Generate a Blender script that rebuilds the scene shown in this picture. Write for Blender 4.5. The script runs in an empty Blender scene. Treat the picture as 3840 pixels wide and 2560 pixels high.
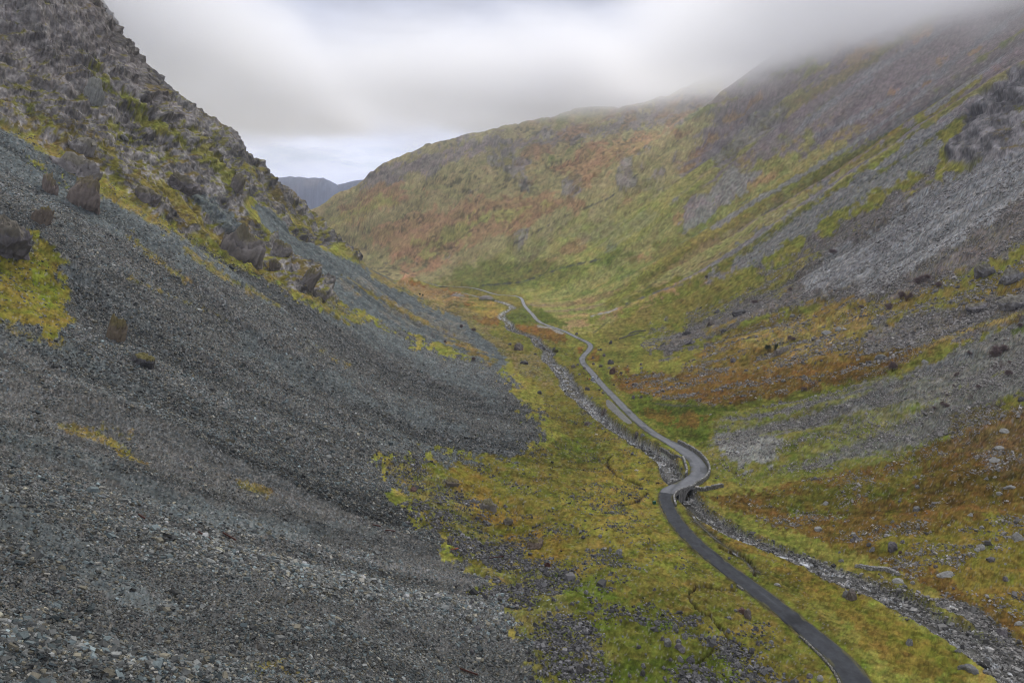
import bpy, math, random
import numpy as np
from mathutils import Vector, Matrix
random.seed(7); rng = np.random.default_rng(11)
C = bpy.context.scene.collection
F0 = 2560.0; TH = math.atan(410.0/2560.0); CT, ST = math.cos(TH), math.sin(TH)

# ---------------------------------------------------------------- photo pixel <-> world helpers
def pix(X, Y, Z):
    d = Y*CT - Z*ST; d = np.maximum(d, 1e-3)
    return 1920 + F0*X/d, 1280 - F0*(Y*ST + Z*CT)/d
def ray(px, py):
    dx = (px-1920)/F0; dy = (1280-py)/F0
    return dx, CT+dy*ST, -ST+dy*CT

# ---------------------------------------------------------------- noise
def _h(i, j, k, s):
    n = (i*374761393 + j*668265263 + k*2147483647 + s*1274126177) & 0xffffffff
    n = ((n ^ (n >> 13))*1103515245) & 0xffffffff
    n = ((n ^ (n >> 16))*2246822519) & 0xffffffff
    return ((n ^ (n >> 15)) & 0xffffff).astype(np.float32)/np.float32(0x7fffff) - 1
def vn2(x, y, s=0):
    i = np.floor(x); j = np.floor(y); fx = (x-i).astype(np.float32); fy = (y-j).astype(np.float32)
    i = i.astype(np.int64); j = j.astype(np.int64)
    fx = fx*fx*fx*(fx*(fx*6-15)+10); fy = fy*fy*fy*(fy*(fy*6-15)+10); z = 0
    a = _h(i,j,z,s); b = _h(i+1,j,z,s); c = _h(i,j+1,z,s); d = _h(i+1,j+1,z,s)
    a = a+(b-a)*fx; c = c+(d-c)*fx
    return a+(c-a)*fy
def vn3(x, y, z, s=0):
    k = np.floor(z); fz = (z-k).astype(np.float32); k = k.astype(np.int64)
    i = np.floor(x); j = np.floor(y); fx = (x-i).astype(np.float32); fy = (y-j).astype(np.float32)
    i = i.astype(np.int64); j = j.astype(np.int64)
    fx = fx*fx*(3-2*fx); fy = fy*fy*(3-2*fy); fz = fz*fz*(3-2*fz)
    r = []
    for kk in (k, k+1):
        a = _h(i,j,kk,s); b = _h(i+1,j,kk,s); c = _h(i,j+1,kk,s); d = _h(i+1,j+1,kk,s)
        a = a+(b-a)*fx; c = c+(d-c)*fx; r.append(a+(c-a)*fy)
    return r[0]+(r[1]-r[0])*fz
def fbm(x, y, o=4, s=0, g=.5):
    t = 0; a = 1.; n = 0
    for q in range(o):
        t = t + a*vn2(x*2**q+q*17.3, y*2**q-q*9.1, s+q); n += a*a; a *= g
    return t/math.sqrt(n)*1.6
def sstep(x, a, b):
    t = np.clip((x-a)/(b-a), 0, 1); return t*t*(3-2*t)

# ---------------------------------------------------------------- pchip
def pchip(xs, ys, x):
    """ys: (n,) or (n,m) ; x (k,) -> (k,) or (k,m)"""
    xs = np.asarray(xs, float); ys = np.asarray(ys, float)
    h = np.diff(xs); hh = h.reshape((-1,)+(1,)*(ys.ndim-1)); d = np.diff(ys, axis=0)/hh
    m = np.zeros_like(ys)
    w1 = 2*hh[1:]+hh[:-1]; w2 = hh[1:]+2*hh[:-1]
    with np.errstate(divide='ignore', invalid='ignore'):
        mm = (w1+w2)/(w1/d[:-1]+w2/d[1:])
    m[1:-1] = np.where(d[:-1]*d[1:] > 0, mm, 0); m[0] = d[0]; m[-1] = d[-1]
    k = np.clip(np.searchsorted(xs, x)-1, 0, len(xs)-2)
    t = ((x-xs[k])/h[k]); tt = t.reshape((-1,)+(1,)*(ys.ndim-1)); H = hh[k]
    lo, hi = x < xs[0], x > xs[-1]
    r = ((2*tt**3-3*tt**2+1)*ys[k] + (tt**3-2*tt**2+tt)*H*m[k] + (-2*tt**3+3*tt**2)*ys[k+1] + (tt**3-tt**2)*H*m[k+1])
    if lo.any(): r[lo] = ys[0] + m[0]*(x[lo]-xs[0]).reshape((-1,)+(1,)*(ys.ndim-1))
    if hi.any(): r[hi] = ys[-1] + m[-1]*(x[hi]-xs[-1]).reshape((-1,)+(1,)*(ys.ndim-1))
    return r

# ---------------------------------------------------------------- valley cross sections (metres; the viewpoint is the origin)
SL = {
 -30: [(-250,110),(-100,20),(-34,-14),(0,-26),(40,-46),(90,-60),(130,-60),(200,-40),(320,15),(600,150)],
 12: [(-250,90),(-100,5),(-34,-22),(0,-36),(40,-52),(90,-62),(130,-62),(200,-42),(320,15),(600,150)],
 45: [(-300,110),(-150,22),(-80,-10),(-38,-29),(-25,-36),(0,-46),(30,-57),(60,-63),(95,-65),(140,-60),(220,-36),(340,20),(650,170)],
 78: [(-300,100),(-150,15),(-80,-20),(-61,-28),(-42,-37),(-20,-47),(0,-58),(25,-62.5),(50,-65),(85,-67),(125,-64),(200,-42),(330,10),(650,165)],
 107:[(-300,100),(-150,8),(-82,-27),(-55,-38),(-29,-51),(-8,-59),(20,-64),(50,-68),(85,-70),(120,-67),(180,-50),(300,0),(650,160)],
 150:[(-350,150),(-190,40),(-118,-11),(-75,-36),(-45,-52),(-18,-62.5),(0,-69),(25,-70),(48,-73),(72,-76),(95,-73),(150,-57),(240,-15),(360,45),(700,210)],
 200:[(-400,190),(-250,90),(-150,14),(-100,-20),(-52,-50),(-20,-65),(5,-71),(28,-76),(45,-78),(66,-79.5),(90,-77),(154,-60),(230,-28),(330,25),(480,110),(800,290)],
 250:[(-450,260),(-280,125),(-190,44),(-130,3),(-90,-27),(-50,-56),(-20,-68),(8,-74),(30,-81),(58,-80),(85,-77),(130,-66),(190,-46),(260,-10),(380,60),(560,165),(900,350)],
 320:[(-500,300),(-300,150),(-190,55),(-140,8),(-110,-15),(-60,-55),(-25,-70),(0,-77),(30,-83),(55,-83),(90,-79),(140,-66),(200,-42),(240,-22),(320,25),(460,110),(620,200),(950,380)],
 400:[(-560,430),(-350,270),(-232,127),(-200,80),(-150,18),(-110,-25),(-60,-60),(-20,-74),(10,-82),(25,-85.5),(45,-84),(80,-81),(150,-62),(220,-28),(300,20),(400,85),(550,180),(1000,420)],
 470:[(-600,420),(-400,290),(-273,138),(-230,80),(-160,8),(-112,-31),(-65,-66),(-27,-80),(10,-87),(48,-86.5),(90,-83),(165,-58),(250,-10),(340,50),(460,130),(620,225),(1050,450)],
 540:[(-600,330),(-400,185),(-314,118),(-250,70),(-160,0),(-115,-38),(-72,-70),(-35,-84),(10,-90),(60,-88),(100,-85),(180,-55),(280,8),(381,80),(520,170),(700,280),(1100,480)],
 740:[(-700,360),(-470,205),(-300,90),(-200,10),(-155,-30),(-100,-72),(-60,-89),(-10,-95),(26,-92),(80,-88),(170,-57),(300,25),(430,110),(525,176),(750,310),(1200,540)],
 950:[(-900,520),(-533,288),(-430,195),(-385,160),(-340,120),(-270,62),(-200,0),(-160,-42),(-125,-72),(-85,-90),(-30,-97),(10,-96),(60,-95),(160,-60),(300,24),(450,122),(600,222),(750,318),(1000,460),(1400,570)],
 1100:[(-1000,560),(-617,345),(-568,270),(-501,206),(-440,165),(-394,108),(-346,63),(-297,22),(-247,-24),(-235,-47),(-204,-63),(-162,-78),(-110,-92),(-60,-99),(-30,-98.5),(30,-90),(130,-52),(270,42),(400,132),(530,222),(720,338),(950,450),(1400,580)],
 1300:[(-1100,400),(-700,200),(-500,90),(-400,20),(-279,-66),(-230,-88),(-190,-98),(-140,-102),(-90,-100),(0,-72),(100,-18),(250,70),(318,115),(420,186),(520,266),(650,356),(850,450),(1400,600)],
 1500:[(-1200,300),(-700,120),(-450,5),(-340,-70),(-270,-102),(-220,-106),(-150,-88),(-80,-46),(0,12),(150,108),(300,192),(362,225),(438,288),(528,352),(800,500),(1500,630)],
 1680:[(-1300,200),(-700,20),(-500,-95),(-400,-111),(-300,-105),(-200,-60),(-100,10),(0,85),(212,190),(410,244),(600,355),(900,480),(1600,620)],
 1950:[(-1400,0),(-900,-80),(-650,-112),(-500,-86),(-415,-32),(-300,55),(-100,185),(0,232),(250,302),(465,335),(700,410),(1000,500),(1700,640)],
 2200:[(-1500,-110),(-1000,-60),(-750,40),(-632,78),(-560,122),(-486,156),(-435,203),(-300,251),(-116,311),(190,367),(396,396),(526,440),(900,540),(1800,640)],
 2600:[(-1700,-118),(-1200,-90),(-800,-20),(-486,60),(-300,140),(-116,200),(190,260),(526,330),(900,430),(1800,540)],
 3600:[(-3000,-122),(-1500,-122),(-600,-100),(-116,20),(900,300),(2200,480)],
 5200:[(-5000,-100),(-2200,-124),(-1600,-124),(-900,-122),(200,0),(3000,400)],
 6200:[(-6400,560),(-2700,430),(-2250,455),(-2072,487),(-1900,500),(-1790,486),(-1690,492),(-1620,470),(-1560,425),(-1420,455),(-1300,470),(-900,440),(0,420),(4000,560)],
 7600:[(-6000,300),(0,260),(5000,300)],
 9500:[(-6000,-100),(5000,-100)],
}
DU = .0016; NU = 1320; U = (np.arange(NU)-(NU-1)/2)*DU
Lr = np.concatenate([np.arange(math.log(9.), math.log(1560.), .0035), np.arange(math.log(1560.)+.003, math.log(2450.), .0030), np.arange(math.log(2450.)+.005, math.log(4200.), .007), np.arange(math.log(4200.)+.01, math.log(9400.), .012)])
RY = np.exp(Lr) - 25; NR = len(RY)
ks = sorted(SL)
UC = U[::6]; nc = len(UC)
tab = []
for k in ks:
    p = np.array(SL[k], float)
    tab.append(pchip(p[:,0], p[:,1], UC*(k+25)) if k > -25 else pchip(p[:,0], p[:,1], UC*30))
tab = np.clip(np.array(tab), -135, 660)
# the near spur's skyline: nothing before or just behind it stands proud of it
_sa = [-.561,-.516,-.4557,-.4005,-.358,-.3146,-.27,-.2245,-.213,-.184,-.15,-.12,-.09]; _se = [.315,.2463,.1877,.1503,.098,.057,.0204,-.0216,-.0428,-.057,-.068,-.077,-.086]
for q, k in enumerate(ks):
    if 500 <= k <= 1050 or k in (1300, 1500):
        a = UC*(k+25)/k; lim = np.interp(a, _sa, _se)*k-(.020*k if k < 1200 else .006*k); m = (a > -.60)&(a < (-.09 if k < 1200 else -.205))
        tab[q][m] = np.minimum(tab[q][m], lim[m])
    if k == 1100:
        a = UC*(k+25)/k; m = (a > -.60)&(a < -.165); tab[q][m] -= 13
lks = np.log(np.maximum(np.array(ks, float)+25, 4))
Zc = pchip(lks, tab, Lr)                                  # (NR, nc)
def upcols(A):
    t = (np.arange(NU))/6.0; i = np.clip(t.astype(int), 0, A.shape[1]-2); f = (t-i)
    return A[:, i]*(1-f)+A[:, i+1]*f
# soften lofting creases
for _ in range(3):
    Zc[1:-1] = .25*Zc[:-2]+.5*Zc[1:-1]+.25*Zc[2:]
Z = upcols(Zc)
Yg = np.repeat(RY[:, None], NU, 1); Xg = U[None, :]*(Yg+25)

def height(x, y, G=None):
    G = Z if G is None else G
    x = np.asarray(x, float); y = np.asarray(y, float)
    j = np.clip(np.interp(np.log(np.maximum(y+25, 9.01)), Lr, np.arange(NR)), 0, NR-1.001)
    i = np.clip((x/(y+25))/DU+(NU-1)/2, 0, NU-1.001)
    j0 = j.astype(int); i0 = i.astype(int); fj = j-j0; fi = i-i0
    return (G[j0,i0]*(1-fi)+G[j0,i0+1]*fi)*(1-fj)+(G[j0+1,i0]*(1-fi)+G[j0+1,i0+1]*fi)*fj
TS = np.exp(np.linspace(math.log(25.), math.log(8000.), 3500))
def hit(px, py):
    dx, dy, dz = ray(px, py)
    x, y, z = dx*TS, dy*TS, dz*TS
    m = z < height(x, y)
    if not m.any(): return None
    k = int(np.argmax(m)); 
    if k == 0: t = TS[0]
    else:
        a, b = TS[k-1], TS[k]
        for _ in range(12):
            c = .5*(a+b)
            if dz*c < height(dx*c, dy*c): b = c
            else: a = c
        t = b
    return Vector((dx*t, dy*t, float(height(dx*t, dy*t))))
def hits(pts):
    r = [hit(*p) for p in pts]; return [q for q in r if q is not None]

def spline(pts, step, smooth=2):
    """Catmull-Rom through world xy points, resampled by arc length"""
    P = np.array([[p[0], p[1]] for p in pts], float)
    for _ in range(smooth):
        Q = P.copy(); Q[1:-1] = .2*P[:-2]+.6*P[1:-1]+.2*P[2:]; P = Q
    P = np.vstack([2*P[0]-P[1], P, 2*P[-1]-P[-2]]); out = []
    for k in range(1, len(P)-2):
        for t in np.linspace(0, 1, 24, endpoint=False):
            a, b, c, d = P[k-1], P[k], P[k+1], P[k+2]
            out.append(.5*((2*b)+(-a+c)*t+(2*a-5*b+4*c-d)*t*t+(-a+3*b-3*c+d)*t**3))
    out.append(P[-2]); out = np.array(out)
    s = np.concatenate([[0], np.cumsum(np.hypot(*np.diff(out, axis=0).T))])
    n = max(2, int(s[-1]/step)); ss = np.linspace(0, s[-1], n)
    return np.stack([np.interp(ss, s, out[:,0]), np.interp(ss, s, out[:,1])], 1)

def zoomp(ox, oy, sc, pts): return [(ox+x/sc, oy+y/sc) for x, y in pts]
ROAD = [(3262,2760),(3250,2660),(3228,2560),(3180,2497),(3120,2440),(3042,2375),(2940,2293),(2838,2213),(2700,2112),(2612,2048),(2560,1988),(2525,1940),(2500,1897),(2488,1862),(2497,1843),(2520,1830),(2554,1821),(2586,1811),(2610,1796),(2625,1777),(2627,1757),(2617,1736),(2598,1711),(2569,1690),(2535,1670),(2496,1651),(2460,1631),(2428,1614),(2404,1590),(2355,1542),(2305,1492),(2267,1455),(2247,1434),(2233,1415),(2216,1392),(2198,1375),(2182,1360),(2177,1345),(2188,1332),(2208,1316),(2221,1300),(2217,1289),(2192,1277),(2163,1267),(2137,1252),(2114,1239),(2090,1232),(2051,1221),(2022,1210),(2006,1198),(2002,1178),(1977,1161),(1965,1144),(1958,1131),(1962,1120),(1950,1113),(1927,1108),(1890,1107),(1867,1107),(1839,1099),(1812,1088),(1774,1079),(1735,1075),(1700,1074),(1664,1073)]
RIVER = [(1655,1078),(1662,1083),(1691,1088),(1734,1097),(1790,1108),(1840,1122),(1883,1131),(1914,1144),(1934,1152),(1921,1161),(1889,1168),(1872,1180),(1878,1195),(1904,1206),(1919,1212),(1904,1225),(1912,1238),(1942,1246),(1968,1253),(1992,1258),(2020,1267),(2016,1281),(2010,1291),(2030,1299),(2063,1308),(2060,1320),(2055,1332),(2040,1342),(2062,1353),(2092,1367),(2116,1400),(2138,1430),(2130,1456),(2157,1481),(2201,1503),(2223,1535),(2262,1568),(2311,1601),(2355,1632),(2400,1657),(2453,1684),(2482,1704),(2508,1726),(2516,1750),(2525,1774),(2537,1796),(2550,1818),(2566,1850),(2590,1880),(2630,1914),(2686,1960),(2746,1994),(2807,2020),(2889,2048),(2955,2078),(3026,2097),(3086,2128),(3163,2161),(3245,2190),(3328,2224),(3415,2262),(3465,2303),(3547,2350),(3629,2384),(3701,2438),(3755,2490),(3821,2542),(3900,2610)]
FARRIV = [(1520,1048),(1549,1056),(1575,1063),(1612,1071),(1650,1077)]
SIDE = [(2580,1885),(2583,1915),(2592,1945),(2626,1976),(2658,2004),(2700,2040),(2741,2067),(2801,2098),(2826,2130),(2830,2152)]
BRAIDS = [[(3560,2262),(3620,2270),(3646,2287),(3690,2330),(3725,2365),(3770,2400),(3800,2440),(3840,2500)],[(2135,1440),(2165,1440),(2180,1455),(2170,1480)]]
roadw = spline([(p.x,p.y) for p in hits(ROAD)], 1.2)
rivw = spline([(p.x,p.y) for p in hits(RIVER)], 1.5)
farrw = []
for _x, _y in FARRIV:
    dx, dy, dz = ray(_x, _y); t_ = -104.5/dz; farrw.append((dx*t_, dy*t_))
farrw = spline(farrw, 3)
sidew = spline([(p.x,p.y) for p in hits(SIDE)], 1.5)
braidw = [spline([(p.x,p.y) for p in hits(b)], 1.5) for b in BRAIDS]

def dist_field(P, vals, R):
    """per-vertex distance (<R) to a polyline with interpolated value"""
    D = np.full(Z.shape, 1e9, np.float32); V = np.zeros(Z.shape, np.float32); S = np.zeros(Z.shape, np.float32)
    acc = 0
    for k in range(len(P)-1):
        a, b = P[k], P[k+1]
        y0, y1 = min(a[1],b[1])-R, max(a[1],b[1])+R; x0, x1 = min(a[0],b[0])-R, max(a[0],b[0])+R
        j0, j1 = np.searchsorted(RY, y0), np.searchsorted(RY, y1)
        if j1 <= j0: acc += math.hypot(*(b-a)); continue
        ys = RY[j0:j1]+25; us = [x0/ys[0], x0/ys[-1], x1/ys[0], x1/ys[-1]]
        i0 = max(0, int(min(us)/DU+(NU-1)/2)); i1 = min(NU, int(max(us)/DU+(NU-1)/2)+2)
        if i1 <= i0: continue
        X = Xg[j0:j1,i0:i1]; Y = Yg[j0:j1,i0:i1]
        d = b-a; L2 = d@d+1e-9; t = np.clip(((X-a[0])*d[0]+(Y-a[1])*d[1])/L2, 0, 1)
        q = np.hypot(X-a[0]-t*d[0], Y-a[1]-t*d[1]); side = np.sign((X-a[0])*d[1]-(Y-a[1])*d[0])
        Dv = D[j0:j1,i0:i1]; m = q < Dv; Dv[m] = q[m]
        V[j0:j1,i0:i1][m] = (vals[k]+(vals[k+1]-vals[k])*t)[m]; S[j0:j1,i0:i1][m] = side[m]
        acc += math.sqrt(L2)
    return D, V, S
def prof(P, w):
    z = height(P[:,0], P[:,1]); n = len(z)
    k = np.ones(w)/w; zp = np.pad(z, w//2, mode='reflect', reflect_type='odd'); z = np.convolve(zp, k, 'same')[w//2:w//2+n]; 
    zp = np.pad(z, w//2, mode='reflect', reflect_type='odd'); return np.convolve(zp, k, 'same')[w//2:w//2+n]
roadz = prof(roadw, 15)
rivz = np.minimum.accumulate(prof(rivw, 21)[::1]) if height(*rivw[0]) > height(*rivw[-1]) else np.minimum.accumulate(prof(rivw, 21)[::-1])[::-1]
# the stream stays under the road where they cross
DR, VR, SR = dist_field(roadw, roadz, 40)
DV, VV, SV = dist_field(rivw, rivz, 40)
DF, VF, _ = dist_field(farrw, np.full(len(farrw), -103.5), 30)
DS, VS, _ = dist_field(sidew, prof(sidew, 9), 14)
DB = np.full(Z.shape, 1e9, np.float32); VB = np.zeros(Z.shape, np.float32)
for b in braidw:
    d, v, _ = dist_field(b, prof(b, 9), 20); m = d < DB; DB[m] = d[m]; VB[m] = v[m]
# ---------------------------------------------------------------- streak field: noise averaged along the fall line
def lic(steps, cell, seed, rs=3, cs=3):
    G = Z[::rs, ::cs]; R_, C_ = G.shape
    Y = Yg[::rs, ::cs]; X = Xg[::rs, ::cs]; u = U[::cs][None, :]
    du = DU*cs; dL = np.gradient(Lr[::rs])[:, None]
    zi = np.gradient(G, axis=1); zj = np.gradient(G, axis=0)
    zx = zi/(du*(Y+25)); zy = zj/((Y+25)*dL) - zx*u
    vx, vy = -zx-.22*sstep(Y, 1350, 1750)*sstep(Y, 4600, 4000), -zy
    di = vx/(du*(Y+25)) - u*vy/(du*(Y+25)); dj = vy/((Y+25)*dL)
    n = np.hypot(di, dj)+1e-9; di /= n; dj /= n
    ii, jj = np.meshgrid(np.arange(C_, dtype=float), np.arange(R_, dtype=float))
    r = np.random.default_rng(seed); N = r.standard_normal((int(R_/cell)+3, int(C_/cell)+3))
    def samp(A, j, i):
        j = np.clip(j, 0, A.shape[0]-1.001); i = np.clip(i, 0, A.shape[1]-1.001); j0 = j.astype(int); i0 = i.astype(int); fj = j-j0; fi = i-i0
        return (A[j0,i0]*(1-fi)+A[j0,i0+1]*fi)*(1-fj)+(A[j0+1,i0]*(1-fi)+A[j0+1,i0+1]*fi)*fj
    tot = samp(N, jj/cell, ii/cell).copy()
    for sgn in (1, -1):
        i, j = ii.copy(), jj.copy()
        for k in range(steps):
            jc = np.clip(j, 0, R_-1).astype(int); ic = np.clip(i, 0, C_-1).astype(int)
            i = i+sgn*di[jc,ic]*1.3; j = j+sgn*dj[jc,ic]*1.3
            tot += samp(N, j/cell, i/cell)*(1-k/steps)
    tot = (tot-tot.mean())/tot.std()
    t = np.arange(NU)/cs; i = np.clip(t.astype(int), 0, C_-2); f = np.clip(t-i, 0, 1); A = tot[:, i]*(1-f)+tot[:, i+1]*f
    t = np.arange(NR)/rs; j = np.clip(t.astype(int), 0, R_-2); f = np.clip(t-j, 0, 1)[:, None]; return (A[j]*(1-f)+A[j+1]*f).astype(np.float32)
S1 = lic(52, 1.8, 5); S2 = lic(70, 4.5, 6); S3 = lic(40, 13, 8, 4, 4)

# ---------------------------------------------------------------- painted regions, in the frame of the first survey (F units)
PX, PY = pix(Xg, Yg, Z); FX, FY = PX/1.6327, PY/1.6327
WX = fbm(FX/38, FY/38, 4, 40); WY = fbm(FX/9, FY/9, 3, 50)
def poly_sd(pts, x, y, pad=60):
    P = np.array(pts, float); out = np.full(x.shape, -1e3, np.float32)
    m = (x > P[:,0].min()-pad)&(x < P[:,0].max()+pad)&(y > P[:,1].min()-pad)&(y < P[:,1].max()+pad)
    a, b = x[m], y[m]
    if a.size == 0: return out
    ins = np.zeros(a.shape, bool); d = np.full(a.shape, 1e9)
    for k in range(len(P)):
        (x0,y0), (x1,y1) = P[k], P[(k+1)%len(P)]
        dx, dy = x1-x0, y1-y0; t = np.clip(((a-x0)*dx+(b-y0)*dy)/(dx*dx+dy*dy+1e-9), 0, 1)
        d = np.minimum(d, np.hypot(a-x0-t*dx, b-y0-t*dy))
        if dy != 0: ins ^= ((y0 > b) != (y1 > b)) & (a < dx*(b-y0)/dy+x0)
    out[m] = np.where(ins, d, -d); return out
def line_sd(pts, x, y, w, pad=60):
    P = np.array(pts, float); out = np.full(x.shape, -1e3, np.float32)
    m = (x > P[:,0].min()-pad)&(x < P[:,0].max()+pad)&(y > P[:,1].min()-pad)&(y < P[:,1].max()+pad)
    a, b = x[m], y[m]; d = np.full(a.shape, 1e9)
    if a.size == 0: return out
    for k in range(len(P)-1):
        (x0,y0), (x1,y1) = P[k], P[k+1]; dx, dy = x1-x0, y1-y0
        t = np.clip(((a-x0)*dx+(b-y0)*dy)/(dx*dx+dy*dy+1e-9), 0, 1); d = np.minimum(d, np.hypot(a-x0-t*dx, b-y0-t*dy))
    out[m] = w-d; return out
CRAG_L = [(-500,60),(-200,170),(0,282),(60,312),(120,347),(230,432),(330,477),(420,532),(520,592),(620,627),(740,692),(772,694),(745,640),(700,592),(650,560),(600,500),(575,462),(610,468),(660,510),(740,568),(800,594),(836,608),(900,560),(700,200),(500,-300),(-500,-300)]
CRAG_R = [(2352,140),(2290,185),(2240,225),(2210,262),(2195,300),(2162,345),(2170,378),(2230,376),(2290,366),(2352,337),(2520,290),(2520,80)]
CRAG_M = [(1600,380),(1640,330),(1690,285),(1740,245),(1790,230),(1830,250),(1770,310),(1720,360),(1660,400)]
near = (Yg < 1350)
cl = sstep(poly_sd(CRAG_L, FX, FY, 200)+WX*9+S2*4, -3, 9)*near
cr = sstep(poly_sd(CRAG_R, FX, FY)+WX*6, -4, 10)*(Yg < 1200)
cm = sstep(poly_sd(CRAG_M, FX, FY)+WX*10+S1*5, -4, 16)*.6
cf = sstep(fbm(FX/60, FY/60, 4, 77)+S1*.25, .75, 1.3)*sstep(FY, 800, 500)*(FX > 1000)*.5*sstep(Yg, 900, 1500)      # broken rock along the far brow
crag = np.maximum(np.maximum(cl, cr), np.maximum(cm, cf)).astype(np.float32)

# far off the gullies and sheep-trods run aslant down the fell
_ca, _sa2 = math.cos(math.radians(33)), math.sin(math.radians(33)); _wf = sstep(Yg+.45*Xg, 1300, 1650)
_fx = FX+WX*7; _fy = FY+WX*5
SDa = fbm((_fx*_ca-_fy*_sa2)/60, (_fx*_sa2+_fy*_ca)/7, 4, 801, .6); SDb = fbm((_fx*_ca-_fy*_sa2)/130, (_fx*_sa2+_fy*_ca)/20, 4, 811, .55)
S1 = S1*(1-_wf)+SDa*_wf; S2 = S2*(1-_wf)+SDb*_wf; S3 = S3*(1-.5*_wf)
# ---------------------------------------------------------------- relief
Zb = Z.copy()
flat = np.exp(-(np.minimum(DR, DV)/(18+Yg/14))**2)
dist = np.hypot(Xg, Yg)
# gullies and ribs down the hillsides
amp = np.clip((dist-200)/900, 0, 1)*9*(1-crag)
slopef = sstep(Zb+110, 6, 60)
D = (S3*.55+S2*.35+S1*.12)*amp*slopef
D += (S2*.35+S1*.12)*np.clip(dist/250, .25, 1)*.9*slopef*(1-crag)
D += fbm(Xg/26, Yg/26, 4, 3)*(.45+.75*slopef)*(1-crag)*(1-flat)*sstep(dist, 60, 200)
D += fbm(Xg/9, Yg/9, 3, 9)*.34*(1-crag)*(1-flat)
tuss = fbm(Xg/1.3, Yg/1.3, 3, 13)*.20+fbm(Xg/.55, Yg/.55, 2, 15)*.09
D += tuss*(1-crag)*np.clip(1.4-dist/500, .2, 1)
# far moor humps
D += fbm(Xg/120, Yg/120, 4, 23)*7*sstep(Yg, 1300, 2000)*sstep(Yg, 4500, 4000)*sstep(Zb, -100, 0)
D += -np.abs(fbm(Xg/900, Yg/900, 2, 29))*14*sstep(Yg, 4800, 5600)*sstep(Zb, -60, 150)
# crags: three-dimensional ridged noise, leaning ribs, ledges
def ridged(x, y, z, s): return 1-np.abs(vn3(x, y, z, s))*2
cs_ = np.where(crag > .01)
x, y, z = Xg[cs_], Yg[cs_], Zb[cs_]; sc = np.clip(y/420, .55, 2.1)
zz = z*.95
_zi = np.gradient(Zb, axis=1)/(DU*(Yg+25)); _zj0 = np.gradient(Zb, axis=0)/((Yg+25)*np.gradient(Lr)[:, None])-_zi*U[None, :]; _l = np.sqrt(_zi**2+_zj0**2+1)
NBX, NBY, NBZ = -_zi/_l, -_zj0/_l, 1/_l
rk = np.zeros(x.shape, np.float32)
wx_ = vn3(x/30, y/30, zz/30, 60)*9
for wl, am, s in ((52, 7.5, 61), (24, 4.8, 62), (11, 2.7, 63), (5.2, 1.7, 64), (2.6, 1.0, 65), (1.4, .55, 66)):
    rk += am*ridged((x+wx_)/wl, (y*.62+x*.35)/wl, zz/wl*(.6 if wl > 20 else .85), s)*(sc if wl > 10 else 1)
q = (z+x*.28-y*.12+vn3(x/45, y/45, zz/45, 70)*16+vn3(x/14, y/14, zz/14, 71)*4)/(15*sc); fr = q-np.floor(q)
led = (sstep(fr, .12, .62)-fr)*15*sc*.95
q2 = (z-x*.2+y*.1+vn3(x/18, y/18, zz/18, 74)*7)/(5.5*sc); fr2 = q2-np.floor(q2)
led2 = (sstep(fr2, .1, .6)-fr2)*5.5*sc*.8
bare = sstep(vn3(x/70, y/70, zz/60, 80)+.5*vn3(x/26, y/26, zz/26, 81), -.55, .35)
Dc = (rk*.80-7.2*sc+led*.65*(.35+.65*bare)+led2*bare)*crag[cs_]*np.where(x < 0, 1, .6)
Dc = Dc*.85; D[cs_] += Dc*NBZ[cs_]
XO = np.zeros(Z.shape, np.float32); YO = np.zeros(Z.shape, np.float32); XO[cs_] = Dc*NBX[cs_]; YO[cs_] = Dc*NBY[cs_]
BARE = np.zeros(Z.shape, np.float32); BARE[cs_] = bare
# silhouettes of the near spur stay where they are
Z = Zb + D
# ---------------------------------------------------------------- carve road, streams
bw = sstep(DR, 9+Yg/60, 3.0); Z = Z*(1-bw)+(VR-.05)*bw
bed = np.where((Yg > 165)&(Yg < 320), 3.4, 1.7); bed = 1.7+1.7*sstep(Yg, 165, 195)*sstep(Yg, 330, 285)+np.clip(Yg/600, 0, 1)*.4
RW = 2.6+.7*vn2(Xg/14, Yg/14, 90)+.6*vn2(Xg/5, Yg/5, 91)+np.clip(Yg/400, 0, 1)*1.0
rv = sstep(DV, RW+1.6, RW-.4)
rv = rv*(1-.0*bw)
Z = Z*(1-rv)+np.minimum(Z, VV-bed+fbm(Xg/1.6, Yg/1.6, 3, 92)*.22)*rv
rf = sstep(DF, 14, 7); Z = Z*(1-rf)+(VF-1.0)*rf
rs_ = sstep(DS+vn2(Xg/3, Yg/3, 94)*.5, 2.3, .8); Z = Z-rs_*1.0*(1-rv)*(1-bw)
rb = sstep(DB+vn2(Xg/3, Yg/3, 95)*.7, 3.0, 1.4); Z = Z-rb*.9*(1-rv)*(1-bw)
# little eroded channels in the grass
def strokes_mask(lst, x, y, w, jit=1.5):
    m = np.full(x.shape, -1e3, np.float32)
    for s in lst: m = np.maximum(m, line_sd(s, x, y, w))
    return sstep(m+WY*jit, -1, 1.2)
ZM = zoomp
GUL = [ZM(2480,2050,3.075,p) for p in ([(370,400),(400,440),(380,490),(320,520),(325,600),(400,690),(480,760),(560,780),(600,840),(660,910),(720,960),(750,1010),(780,1080),(790,1170),(700,1200),(600,1190),(540,1230),(490,1280),(420,1340)],[(400,440),(520,450),(620,475),(740,490),(870,495)],[(680,5),(800,60),(940,110),(1000,150),(1010,210),(1070,250),(1070,310),(1090,330)])]
GUL += [ZM(1280,1700,1.8234,p) for p in ([(2090,270),(2030,320),(1960,345),(1890,350)],[(1850,10),(1820,40),(1825,90),(1880,150),(1960,180),(2060,220)])]
PX, PY = pix(Xg, Yg, Z); FX, FY = PX/1.6327, PY/1.6327
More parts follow.
